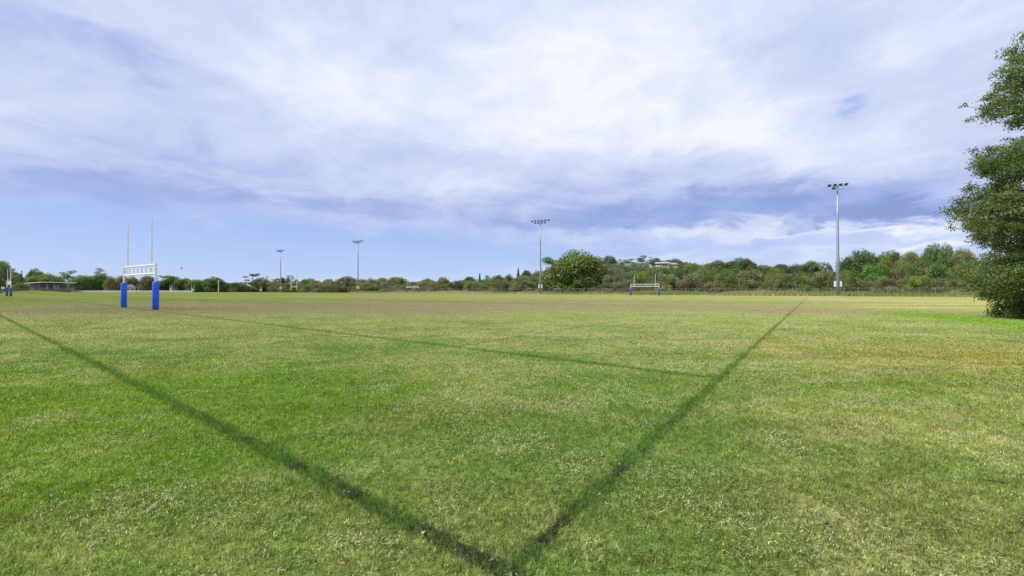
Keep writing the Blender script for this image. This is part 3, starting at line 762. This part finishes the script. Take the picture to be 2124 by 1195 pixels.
# ------------------------------------------------------------------ the near tree at the right edge
def big_tree():
    rg = np.random.default_rng(5)
    TX, TY = 27.8, 18.7
    root = empty('spreading_tree', (TX, TY, 0), 0, 'large leafy tree overhanging the right edge of the picture, foliage down to the ground', 'tree')
    tr = MB()
    tr.tube([(0, 0, -.2), (.05, .02, 1.2), (-.1, .1, 4), (.1, 0, 8), (0, .1, 11), (.05, 0, 13.2)], [.48, .36, .30, .22, .12, .04], 12)
    tr.tube([(0.05, 0, 13), (0, .1, 14.6)], [.05, .02], 6)
    cl = []
    # foliage masses seen in profile: (reach from the trunk, height, half-width, half-height)
    lobes = [(1.6, 14.0, 1.6, 1.0), (2.5, 12.7, 1.7, .95), (3.1, 11.5, 1.8, .9), (3.5, 10.2, 1.7, .75), (3.5, 7.9, 2.1, .75), (4.0, 6.6, 1.9, .85), (4.2, 5.3, 2.1, .95),
             (4.0, 4.1, 2.0, .85), (3.5, 3.05, 1.8, .7), (4.7, 2.0, 1.7, .75), (3.6, 1.2, 1.8, .7), (3.1, .5, 1.7, .5)]
    def mass(th, reach, z, rw, rh, k=1.0):
        c = Vector((math.cos(th)*reach, math.sin(th)*reach, z))
        z0 = max(.5, z-reach*.5)
        tr.tube([(0, 0, z0), (c.x*.5, c.y*.5, z0+(z-z0)*.8), (c.x, c.y, c.z-rh*.2)], [.11, .07, .03], 6)
        m_ = int(rw*rw*9.5*k)
        for i in range(m_):
            d_ = rg.normal(size=3); d_ /= np.linalg.norm(d_); f = .45+.55*rg.random()
            s_ = .27+.26*rg.random()
            p_ = (c.x+d_[0]*rw*f, c.y+d_[1]*rw*f, c.z+d_[2]*rh*f)
            cl.append((*p_, s_*1.1, s_*1.1, s_*.72))
            if i % 3 == 0: tr.tube([(c.x, c.y, c.z-rh*.2), p_], [.022, .006], 4)
    for (reach, z, rw, rh) in lobes:
        for dth, dz_ in ((-.42, rg.normal()*.2), (0, 0), (.42, rg.normal()*.2)): mass(PI+dth, reach*(1-.05*abs(dth)), z+dz_, rw*(1 if dth == 0 else .85), rh*1.15)
        nn = 5 if z < 9 else 3
        for j in range(nn):
            th = -PI+.95+(2*PI-1.9)*(j+.5+rg.normal()*.12)/nn
            mass(th, reach*(.8+.25*rg.random()), z+rg.normal()*.35, rw*(.85+.2*rg.random()), rh*1.1, .8)
    # thin twiggy sprays breaking the outline
    for (r0, z0_, r1, z1_) in [(4.2, 9.9, 6.5, 9.85), (4.0, 9.7, 6.3, 9.4), (4.4, 10.2, 5.8, 10.3), (3.6, 10.8, 4.9, 11.2), (3.4, 11.9, 4.4, 12.1), (4.8, 7.7, 6.3, 7.5), (4.6, 7.9, 6.0, 7.95),
                               (5.0, 5.4, 6.15, 5.5), (5.0, 5.1, 6.1, 4.9), (5.0, 4.1, 5.8, 4.2), (4.6, 2.2, 5.7, 2.3), (4.4, 1.8, 5.4, 1.6), (3.6, .9, 4.4, .8), (4.4, 6.4, 5.2, 6.6)]:
        for dth in (-.10, .06):
            th = PI+dth+rg.normal()*.05; n_ = 6
            pts = [(math.cos(th)*(r0+(r1-r0)*k/n_), math.sin(th)*(r0+(r1-r0)*k/n_), z0_+(z1_-z0_)*k/n_+rg.normal()*.07) for k in range(n_+1)]
            tr.tube(pts, [.03-.004*k for k in range(n_+1)], 4)
            for q in pts[1:]:
                s_ = .16+.14*rg.random(); cl.append((q[0]+rg.normal()*.12, q[1]+rg.normal()*.12, q[2]+rg.normal()*.08, s_*1.2, s_*1.2, s_*.6))
    for i in range(200):
        th = rg.random()*2*PI; r_ = 3.4*math.sqrt(rg.random()); cl.append((math.cos(th)*r_, math.sin(th)*r_, .3+6.0*rg.random()**1.3, .55, .55, .45))
    V, F, Tn = clump_leaves(cl, 1150, .041, rg, shell=.10, jit=.8, var=.24, hue=.12)
    V[:, 2] = np.maximum(V[:, 2], .02)
    zc = V.reshape(-1, 4, 3)[:, 0]
    c = link('crown', npmesh('crown', V, F, Tn, M_fol), root); c.color = (.140, .195, .042, 1)
    tr.build('trunk', M_bark, root, smooth=True)
    print('big tree leaves', len(F))
big_tree()

# ------------------------------------------------------------------ goals
GOAL_RZ = math.atan2(LD[1], LD[0])
def truss_goal(px1, y1, px2, y2, label, padmat, patch=False, top=6.4, width=None, hbar=3.15):
    """padded goal with a trussed crossbar; ends given as two ground points"""
    a = Vector((px1, y1, 0)); b = Vector((px2, y2, 0)); c = (a+b)/2; W = (b-a).length; rz = math.atan2(b.y-a.y, b.x-a.x)
    root = empty('goal', (c.x, c.y, float(hgt(c.x, c.y))), rz, label, 'goal', 'padded goals with trussed crossbars')
    h = W/2; lo = hbar-.62
    for s in (-1, 1):
        MB().tube([(s*h, 0, 0), (s*h, 0, hbar+.05)], .065, 14).build('post', M_white, root, smooth=False)
        u = h-W*.125
        MB().tube([(s*u, .012, lo+.05), (s*u, .012, hbar+.2), (s*u, .012, top)], [.046, .046, .038], 10).build('upright', M_white, root)
        pad = MB(); k = 20
        pr = []
        pad.tube([(s*h, 0, .03), (s*h, 0, .06), (s*h, 0, 1.90), (s*h, 0, 1.94)], [.165, .188, .188, .165], 20)
        po = pad.build('pad', padmat, root, smooth=True)
        for zc in (.62, 1.25):
            MB().tube([(s*h, 0, zc-.012), (s*h, 0, zc+.012)], .1915, 20, False).build('strap', padmat, po)
        if patch:
            pm = MB(); nn = 7; v = []; f = []
            for j in range(nn):
                th = -PI/2-.75-s*.2+1.1*j/(nn-1)
                for z in (1.62, 1.76): v.append((s*h+(.194)*math.cos(th), (.194)*math.sin(th), z))
            for j in range(nn-1): f.append((2*j, 2*j+2, 2*j+3, 2*j+1))
            if s > 0: pm.poly(v, f).build('label_patch', M_patch, po)
    MB().tube([(-h+.06, 0, hbar), (h-.06, 0, hbar)], .055, 10).build('upper_crossbar', M_white, root)
    MB().tube([(-h+.06, 0, lo), (h-.06, 0, lo)], .055, 10).build('lower_crossbar', M_white, root)
    nz = 14; web = MB()
    for i in range(nz):
        xa = -h+.35+(W-.7)*i/nz; xb = -h+.35+(W-.7)*(i+1)/nz
        za, zb = (lo+.05, hbar-.05) if i % 2 == 0 else (hbar-.05, lo+.05)
        web.tube([(xa, 0, za), (xb, 0, zb)], .022, 6)
    web.build('truss_web', M_white, root)
    return root
def gp(px, py): z = gz(py); return ((px-1062)/FPX*z, z)
(ax_, ay_), (bx_, by_) = gp(257, 638.2), gp(323, 643.2)
truss_goal(ax_, ay_, bx_, by_, 'nearest white goal with trussed crossbar and bright blue padded posts', M_blue, True, 6.45)
def goal_at(px, Z, label, mat, W=7.4, **k):
    x, y = ray(px, Z); dxy = Vector((0.806, -0.592))*W/2
    return truss_goal(x-dxy.x, y-dxy.y, x+dxy.x, y+dxy.y, label, mat, **k)
def goal_facing(px1, px2, Z1, Z2, label, mat, **k):
    a = ray(px1, Z1); b = ray(px2, Z2)
    return truss_goal(a[0], a[1], b[0], b[1], label, mat, **k)
goal_facing(1308.5, 1367, 110, 106, 'white trussed goal with blue pads in front of the wire fence, right of centre', M_blue_worn, top=5.6, hbar=2.95)
goal_facing(842.5, 868.5, 184, 180, 'white trussed goal with dark pads far off left of centre', M_navy, top=5.9, hbar=3.1)
goal_facing(14.5, 22.5, 94.5, 90.0, 'trussed goal with faded blue pads at the left edge of the field, seen end on', M_navy, top=6.2, hbar=3.3)

def plain_goal(px1, px2, Z, label, top, bar, rpost, pad=None, board=False):
    a = ray(px1, Z); b = ray(px2, Z); c = ((a[0]+b[0])/2, Z); W = b[0]-a[0]
    root = empty('goal', (c[0], c[1], 0), 0, label, 'goal', 'plain white goals at the far end')
    for s in (-1, 1):
        MB().tube([(s*W/2, 0, 0), (s*W/2, 0, top*.5), (s*W/2, 0, top)], [rpost, rpost, rpost*.7], 10).build('post', M_cream, root)
        if pad: MB().tube([(s*W/2, 0, .02), (s*W/2, 0, 1.7)], rpost*1.9, 12).build('pad', pad, root)
    if board:
        MB().box((0, 0, bar), (W-.02, .10, .9)).build('crossbar', M_white, root)
    else:
        MB().tube([(-W/2, 0, bar), (W/2, 0, bar)], rpost*.9, 10).build('crossbar', M_cream, root)
    return root
plain_goal(604, 616, 205, 'tall plain white goal with faded red pads beside the smallest floodlight', 9.8, 3.0, .15, M_red)
plain_goal(352, 356, 270, 'tiny white goal behind the white railing, right of the near goal', 5.0, 1.9, .09, None, True)
plain_goal(397, 402, 268, 'tiny white goal past the right end of the white railing', 5.6, 1.7, .09, None, True)
plain_goal(539, 543, 275, 'tiny white goal far off below the leaning pine', 4.4, 1.7, .09, None, True)

# ------------------------------------------------------------------ floodlights
lamp_me = MB().box((0, 0, 0), (.56, .74, .08)).box((0, .12, .075), (.40, .34, .08)).mesh('floodlight')
lamp_me.materials.append(M_dark)
lens_me = MB().box((0, 0, -.05), (.50, .72, .016)).mesh('lens'); lens_me.materials.append(M_lens)
def floodlight(px, Z, ytop, label, arm, ups, downs, rz, tilt=12):
    x, y = ray(px, Z); H = (HOR-ytop)/FPX*Z+EYE
    root = empty('floodlight_pole', (x, y, float(hgt(x, y))), rz, label, 'floodlight', 'floodlight poles along the far side of the field')
    MB().tube([(0, 0, .12), (0, 0, H*.35), (0, 0, H*.7), (0, 0, H)], [.34, .27, .19, .12], 16).build('pole', M_galv, root, smooth=True)
    MB().box((0, 0, .06), (1.1, 1.1, .16)).build('base_plate', M_conc, root, bevel=.02)
    MB().box((0, 0, H-.02), (arm, .14, .14)).build('crossarm', M_galv, root)
    MB().box((0, -.35, H-.75), (arm*.62, .12, .12)).box((0, -.16, H-.75), (.12, .32, .1)).build('crossarm', M_galv, root)
    def lamp(u, z, yo):
        o = link('floodlight', lamp_me, root); o.location = (u, yo, z); o.rotation_euler = (R(-tilt), 0, 0)
        l = link('lens', lens_me, o)
    for i in range(ups): lamp(-arm/2+.35+(arm-.7)*i/(ups-1), H+.20, -.22)
    for i in range(downs): lamp(-arm*.31+.3+(arm*.62-.6)*i/max(1, downs-1), H-.52, -.62)
    for s in (-1, 1):
        MB().box((s*.46, .02, 2.6), (.36, .30, 1.15)).box((s*.27, .02, 2.6), (.08, .12, .8)).build('switch_box', M_boxw, root, bevel=.02)
    return root
FR = math.atan2(-.586, .81); AR = math.atan2(-.40, .92)
floodlight(1738, 85, 386, 'tallest looking grey floodlight pole on the right, standing clear of the thicket', 3.5, 4, 1, AR)
floodlight(1121, 131, 459, 'grey floodlight pole just left of the big dome tree', 6.2, 6, 4, AR)
floodlight(742.5, 186, 501, 'grey floodlight pole in the left half, second smallest', 6.2, 6, 4, AR)
floodlight(582, 229, 520, 'smallest grey floodlight pole, nearest the white and red goal', 6.2, 6, 4, AR)

# slim poles at the left
x, y = ray(45, 235)
root = empty('timber_pole', (x, y, 0), 0, 'thin dark timber pole rising left of the pavilion', 'pole')
MB().tube([(0, 0, 0), (0, 0, 12.6)], [.22, .16], 10).build('pole', M_timber, root); MB().box((0, 0, 12.1), (1.6, .12, .14)).build('crossarm', M_timber, root)
x, y = ray(453, 270)
root = empty('lamp_pole', (x, y, 0), 0, 'pale slim lamp pole before the broad green dome tree', 'pole')
MB().tube([(0, 0, 0), (0, 0, 7.4)], [.26, .18], 10).build('pole', M_cream, root); MB().box((.25, 0, 7.55), (.9, .45, .35)).build('lamp_head', M_boxw, root, bevel=.05)

# ------------------------------------------------------------------ wire fence
root = empty('wire_fence', (32.8, 128, 0), 0, 'chain wire fence with thin steel posts between field and thicket', 'fence')
pts = [(2.02*k, -1.46*k) for k in range(-45, 36)]
Zof = lambda q: float(hgt(32.8+q[0], 128+q[1]))
post_me = MB().tube([(0, 0, 0), (0, 0, 1.95)], .045, 8).mesh('fence_post'); post_me.materials.append(M_post)
for q in pts:
    o = link('fence_post', post_me, root); o.location = (q[0], q[1], Zof(q))
pm = MB(); rails = MB()
for q1, q2 in zip(pts[:-1], pts[1:]):
    pm.poly([(q1[0], q1[1], Zof(q1)+.05), (q2[0], q2[1], Zof(q2)+.05), (q2[0], q2[1], Zof(q2)+1.82), (q1[0], q1[1], Zof(q1)+1.82)], [(0, 1, 2, 3)])
rails.tube([(q[0], q[1], Zof(q)+1.85) for q in (pts[0], pts[40], pts[-1])], .014, 5)
rails.tube([(q[0], q[1], Zof(q)+1.0) for q in (pts[0], pts[40], pts[-1])], .007, 5)
def mesh_mat():
    m = bpy.data.materials.new('chain_mesh'); m.use_nodes = True
    t = m.node_tree; g = G(t); b = t.nodes['Principled BSDF']
    b.inputs['Base Color'].default_value = (.33, .35, .34, 1); b.inputs['Roughness'].default_value = .5
    tcn = t.nodes.new('ShaderNodeTexCoord'); X, Y, Z_ = g.xyz(tcn.outputs['Object'])
    u = (X*0.81-Y*0.586)
    d1 = g.m('PINGPONG', (u+Z_), .035); d2 = g.m('PINGPONG', (u-Z_), .035)
    w_ = g.step(d1.min(d2), .0013, .0007)
    g.put(b, 'Alpha', w_)
    return m
pm.build('chain_mesh', mesh_mat(), root); rails.build('line_wire', M_wire, root)
# a pipe gate frame near the dome tree
g1 = Vector((14.4, 141.3, 0)); 
root = empty('pipe_gate', (g1.x, g1.y, 0), FR, 'pale pipe gate in the wire fence in front of the big dome tree', 'gate')
MB().tube([(0, -.1, .25), (0, -.1, 1.75)], .04, 8).tube([(2.6, -.1, .25), (2.6, -.1, 1.75)], .04, 8).tube([(0, -.1, 1.75), (2.6, -.1, 1.75)], .05, 8).tube([(0, -.1, .3), (2.6, -.1, .3)], .04, 8).build('gate_frame', M_post, root)
MB().tube([(-.12, -.1, 0), (-.12, -.1, 2.0)], .06, 8).build('hinge_post', M_post, root)

# ------------------------------------------------------------------ pavilion
def pavilion():
    PX, PY = -247.0, 216.0; LN, DP = 15.2, 6.0
    b0 = 0.0
    root = empty('pavilion', (PX, PY, 0), R(90), 'low flat-roofed pavilion on a brick base with stairs, at the left', 'building')
    # local x runs along the long front (world +Y), local y points away from the field (world -X)
    MB().box((LN/2, DP/2, .85), (LN, DP, 1.7)).build('base_wall', M_brick, root)
    MB().box((LN/2, DP/2+.9, 3.3), (LN-1.2, DP-2.2, 3.18)).build('wall', M_wall, root)
    MB().box((LN/2, .75, 1.78), (LN+.2, 1.9, .14)).build('deck', M_conc, root)
    rf = MB(); t = .26
    rf.poly([(-1.2, -1.5, 5.45), (LN+1.6, -1.5, 5.45), (LN+1.6, DP+.8, 4.75), (-1.2, DP+.8, 4.75),
             (-1.2, -1.5, 5.75), (LN+1.6, -1.5, 5.75), (LN+1.6, DP+.8, 5.05), (-1.2, DP+.8, 5.05)],
            [(0, 3, 2, 1), (4, 5, 6, 7), (0, 1, 5, 4), (1, 2, 6, 5), (2, 3, 7, 6), (3, 0, 4, 7)])
    rf.build('roof', M_roofw, root)
    for i, xx in enumerate((4.0, 7.6, 9.2)):
        dr = MB().box((xx, .87, 2.95), (1.1, .1, 2.2)).build('door', M_door, root)
        MB().box((xx+.4, .80, 2.85), (.06, .05, .2)).build('handle', M_dark, dr)
    for xx in (1.8, 5.8, 11.2, 13.2):
        w = MB().box((xx, .86, 3.2), (1.6, .07, 1.2)).build('window', M_glass, root)
        fm = MB()
        for dx_ in (-.83, 0, .83): fm.box((xx+dx_, .84, 3.2), (.07, .09, 1.3))
        fm.box((xx, .84, 3.83), (1.7, .09, .07)).box((xx, .84, 2.57), (1.7, .09, .07)).build('window_frame', M_rail, w)
    for i in range(6):
        MB().box((-.6+i*(LN+1.4)/5, -.15, 3.64), (.12, .12, 3.6)).build('roof_post', M_rail, root)
    rl = MB()
    for zz in (2.15, 2.5, 2.85): rl.box((LN/2-.6, -.12, zz), (LN+.4, .05, .06))
    for i in range(38): rl.box((-.7+i*.42, -.12, 2.35), (.035, .035, 1.0))
    rl.build('railing', M_rail, root)
    st = MB(); ns_ = 11
    for i in range(ns_):
        zt = 1.7-1.7*i/ns_; st.box((LN+.15+.42*i+.21, 1.0, zt/2), (.42, 2.0, zt))
    st.build('stairs', M_conc, root)
    hr = MB()
    for yy in (.02, 1.98):
        hr.tube([(LN+.1, yy, 2.7), (LN+4.7, yy, .95)], .06, 6)
        for i in range(5): hr.tube([(LN+.2+1.05*i, yy, 1.4-.37*i), (LN+.2+1.05*i, yy, 2.65-.40*i)], .035, 6)
    hr.build('handrail', M_rail, root)
    sr = MB()
    for i in range(24): sr.box((-.8-.55*i, DP*.35, 1.75-.0*i), (.04, .04, 1.0))
    sr.box((-7.2, DP*.35, 2.25), (13.2, .05, .07)).box((-7.2, DP*.35, 1.8), (13.2, .04, .05)).build('side_railing', M_rail, root)
pavilion()
# low brick planter wall below side railing
root = empty('retaining_wall', (-250, 203, 0), R(90), 'low brick wall with grassy bank at the left of the pavilion', 'wall')
MB().box((6, 2.6, .62), (12, .4, 1.24)).build('wall_body', M_brick, root); MB().box((6, 2.6, 1.27), (12.2, .5, .07)).build('coping', M_conc, root)

# sight box / small shelter left of pavilion
x, y = ray(31, 225)
root = empty('shelter', (x, y, 0), R(40), 'small grey open shelter between the left goal and the pavilion', 'shelter')
for sx_ in (-1.6, 1.6):
    for sy_ in (-1, 1): MB().tube([(sx_, sy_, 0), (sx_, sy_, 4.2)], .09, 8).build('post', M_rail, root)
MB().box((0, 0, 4.28), (4.4, 3.0, .16)).build('roof', M_rail, root); MB().box((0, .9, 1.6), (3.0, .1, 2.6)).build('back_panel', M_tile, root)

x, y = ray(6, 150)
root = empty('marker_sign', (x, y, 0), R(50), 'tiny pale marker board at the left picture edge beside the leftmost goal', 'sign')
MB().tube([(0, 0, 0), (0, 0, 2.6)], .04, 6).build('post', M_rail, root); MB().box((0, -.06, 2.2), (.75, .05, .8)).build('board', M_cream, root)

# white railing round the far oval
def white_rail():
    a = Vector((-243, 231, 0)); b = Vector((-172, 222, 0)); L = (b-a).length
    root = empty('white_railing', a, math.atan2(b.y-a.y, b.x-a.x), 'long low white railing right of the pavilion, running behind the near goal', 'fence')
    n_ = 34
    for i in range(n_+1): MB().box((L*i/n_, 0, .55), (.13, .13, 1.1)).build('post', M_white, root)
    MB().box((L/2, -.09, 1.02), (L, .06, .22)).build('rail', M_white, root)
    MB().box((L/2, -.09, .62), (L, .05, .14)).build('rail', M_white, root)
    MB().box((L/2, .02, .45), (L, .02, .55)).build('kick_panel', M_boxw, root)
white_rail()

# ------------------------------------------------------------------ houses
def house(px, Z, wpx, ytop, label, wallm, roofm, name='house', z0=None, rz=0, hip=True):
    x, y = ray(px, Z); W = wpx/FPX*Z*math.cos(math.atan2(px-1062, FPX)); b = float(hgt(x, y)); H = (HOR-ytop)/FPX*Z+EYE-b
    root = empty(name, (x, y, b), rz, label, 'house'); D = W*.7; hw = H*.62
    MB().box((0, 0, hw/2), (W, D, hw)).build('wall', wallm, root)
    o_ = .5; rg_ = W*.22
    MB().poly([(-W/2-o_, -D/2-o_, hw), (W/2+o_, -D/2-o_, hw), (W/2+o_, D/2+o_, hw), (-W/2-o_, D/2+o_, hw), (-rg_, 0, H), (rg_, 0, H)],
              [(0, 1, 5, 4), (1, 2, 5), (2, 3, 4, 5), (3, 0, 4), (3, 2, 1, 0)]).build('roof', roofm, root)
    for s in (-.28, .28):
        w = MB().box((W*s, -D/2-.02, hw*.55), (W*.2, .08, hw*.36)).build('window', M_glass, root)
        MB().box((W*s, -D/2-.07, hw*.35), (W*.24, .1, .1)).build('sill', M_white, w)
    MB().box((0, -D/2-.03, hw*.35), (W*.12, .08, hw*.68)).build('door', M_door, root)
    return root
house(271, 262, 18, 590, 'small beige house with grey hip roof behind the white railing', M_beige, M_tile, rz=R(35))
house(289, 285, 14, 588, 'grey house half hidden by bushes right of the beige house', M_conc, M_tile, rz=R(25))
house(362, 288, 16, 591, 'dark grey roofed house behind the tiny goal and railing', M_conc, M_tile, rz=R(30))
house(471, 300, 20, 590, 'pinkish tan house half hidden right of the pale lamp pole', M_beige, M_tan, rz=R(20))
# white modern house on the hill
def hill_house():
    Z = 372.0; x, y = ray(1374, Z); b = (HOR-553.5)/FPX*Z+EYE
    root = empty('hill_house', (x, y, b), R(-18), 'white flat-roofed modern house among gums on the far hill', 'house')
    MB().box((0, 0, -3.0), (11.4, 7, 6)).build('base_wall', M_conc, root)
    MB().box((1.2, 0, 1.4), (8.6, 6.4, 2.8)).build('wall', M_white, root)
    MB().box((-.2, -.6, 3.35), (12.2, 9, 1.0)).build('roof', M_white, root)
    MB().box((-3.2, -3.8, .55), (5.4, .14, 1.0)).build('balcony_wall', M_white, root)
    for xx in (-1.6, 1.0, 3.2):
        w = MB().box((xx, -3.25, 1.6), (1.5, .1, 2.0)).build('window', M_glass, root)
        MB().box((xx, -3.32, 1.6), (.08, .06, 2.0)).build('window_frame', M_white, w)
    MB().box((-5.0, -3.6, 1.4), (.25, .25, 2.9)).build('pillar', M_white, root)
    rr_ = empty('hill_house', (x+10.2, y+3, b), R(-18), 'low house with tan tiled roof beside the white hill house', 'house')
    MB().box((0, 0, -1.5), (9, 7, 7)).build('wall', M_beige, rr_)
    MB().poly([(-5.6, -4.4, 2.0), (5.6, -4.4, 2.0), (5.6, 4.4, 2.0), (-5.6, 4.4, 2.0), (-2.4, 0, 3.9), (2.4, 0, 3.9)], [(0, 1, 5, 4), (1, 2, 5), (2, 3, 4, 5), (3, 0, 4), (3, 2, 1, 0)]).build('roof', M_tan, rr_)
    x2, y2 = ray(1325, 378); b2 = (HOR-551.5)/FPX*378+EYE
    r3 = empty('hill_house', (x2, y2, b2), R(10), 'small white house wall peeping through the gums left of the white hill house', 'house')
    MB().box((0, 0, -1.5), (4.2, 4, 4.2)).build('wall', M_white, r3); MB().box((0, 0, .75), (4.8, 4.8, .3)).build('roof', M_white, r3)
hill_house()

# ------------------------------------------------------------------ small things on and over the grass
def dry_leaf(px, py, size, mat, label, rz):
    x, y = gp(px, py)
    rg = random.Random(int(px))
    v = []; f = []; n_ = 11
    lobes = [1, .55, .95, .5, .8, .45, .8, .5, .95, .55, .9]
    v.append((0, 0, .35))
    for i in range(n_):
        a = 2*PI*i/n_; r_ = lobes[i]*(.85+.3*rg.random()); v.append((math.cos(a)*r_, math.sin(a)*r_*.75, .15+.5*rg.random()*r_))
    for i in range(n_): f.append((0, 1+i, 1+(i+1) % n_))
    m = MB(); m.poly([(p[0]*size, p[1]*size, p[2]*size*.8) for p in v], f)
    m.tube([(-size*.3, 0, .3*size), (-size*1.3, size*.2, .25*size), (-size*1.7, size*.4, .45*size)], size*.05, 5)
    o = m.build('fallen_leaf', mat, None, (x, y, .018)); o.rotation_euler = (0, 0, rz)
    so = o.modifiers.new('thickness', 'SOLIDIFY'); so.thickness = .0015
    tag(o, label, 'leaf', 'fallen leaves on the grass')
dry_leaf(877, 1112, .020, M_leafd, 'pale tan dry leaf lying on the dark line left of the corner', 1.2)
dry_leaf(1738, 879, .050, M_leafr, 'reddish brown crumpled leaf on the right-hand grass', .4)
dry_leaf(1060, 1036, .014, M_leafo, 'small orange leaf on green turf above the line corner', 2.1)
dry_leaf(710, 1174, .014, M_leafo, 'small orange leaf near the bottom edge, left of the corner', .2)
dry_leaf(906, 1095, .013, M_leafo, 'tiny orange leaf just right of the pale tan leaf', 3.0)
dry_leaf(1692, 629, .11, M_white, 'white scrap of litter on the far grass before the right floodlight', 0)
x, y = gp(2068, 1001)
tw = MB().tube([(-.09, .05, .008), (-.03, .0, .016), (.03, -.02, .014), (.08, -.07, .006)], [.002, .005, .004, .002], 6).tube([(-.03, 0, .016), (.01, .05, .022)], [.003, .001], 5).build('fallen_twig', M_twig, None, (x, y, 0))
tag(tw, 'short dark twig lying in the grass at the right edge', 'twig')
def bird(px, py, Z, span, label, tilt):
    x, y = ray(px, Z); z = (HOR-py)/FPX*Z+EYE; s = span
    m = MB()
    m.tube([(-.38*s, 0, 0), (-.2*s, 0, .02*s), (0, 0, .02*s), (.22*s, 0, .03*s), (.34*s, 0, .02*s), (.42*s, 0, 0)], [.01*s, .05*s, .085*s, .07*s, .05*s, .008*s], 8)
    for sgn in (-1, 1):
        m.poly([(.14*s, sgn*.05*s, .03*s), (.10*s, sgn*.45*s, .22*s), (-.12*s, sgn*.78*s, .20*s), (-.05*s, sgn*.4*s, .16*s), (-.16*s, sgn*.05*s, .02*s),
                (.14*s, sgn*.05*s, .01*s), (.10*s, sgn*.45*s, .20*s), (-.12*s, sgn*.78*s, .19*s), (-.05*s, sgn*.4*s, .14*s), (-.16*s, sgn*.05*s, .0)],
               [(0, 1, 3, 4), (1, 2, 3), (5, 9, 8, 6), (6, 8, 7), (0, 5, 6, 1), (1, 6, 7, 2), (2, 7, 8, 3), (3, 8, 9, 4)])
    m.poly([(-.36*s, 0, .01*s), (-.58*s, .1*s, 0), (-.58*s, -.1*s, 0), (-.36*s, 0, -.01*s)], [(0, 1, 2), (3, 2, 1)])
    o = m.build('bird', M_bird, None, (x, y, z)); o.rotation_euler = (tilt, .2, .6); tag(o, label, 'bird')
bird(376, 557, 70, .42, 'small dark bird in flight just right of the near goal', 1.1)
bird(646, 477, 90, .36, 'tiny dark bird high in the sky right of the smallest floodlight', .2)
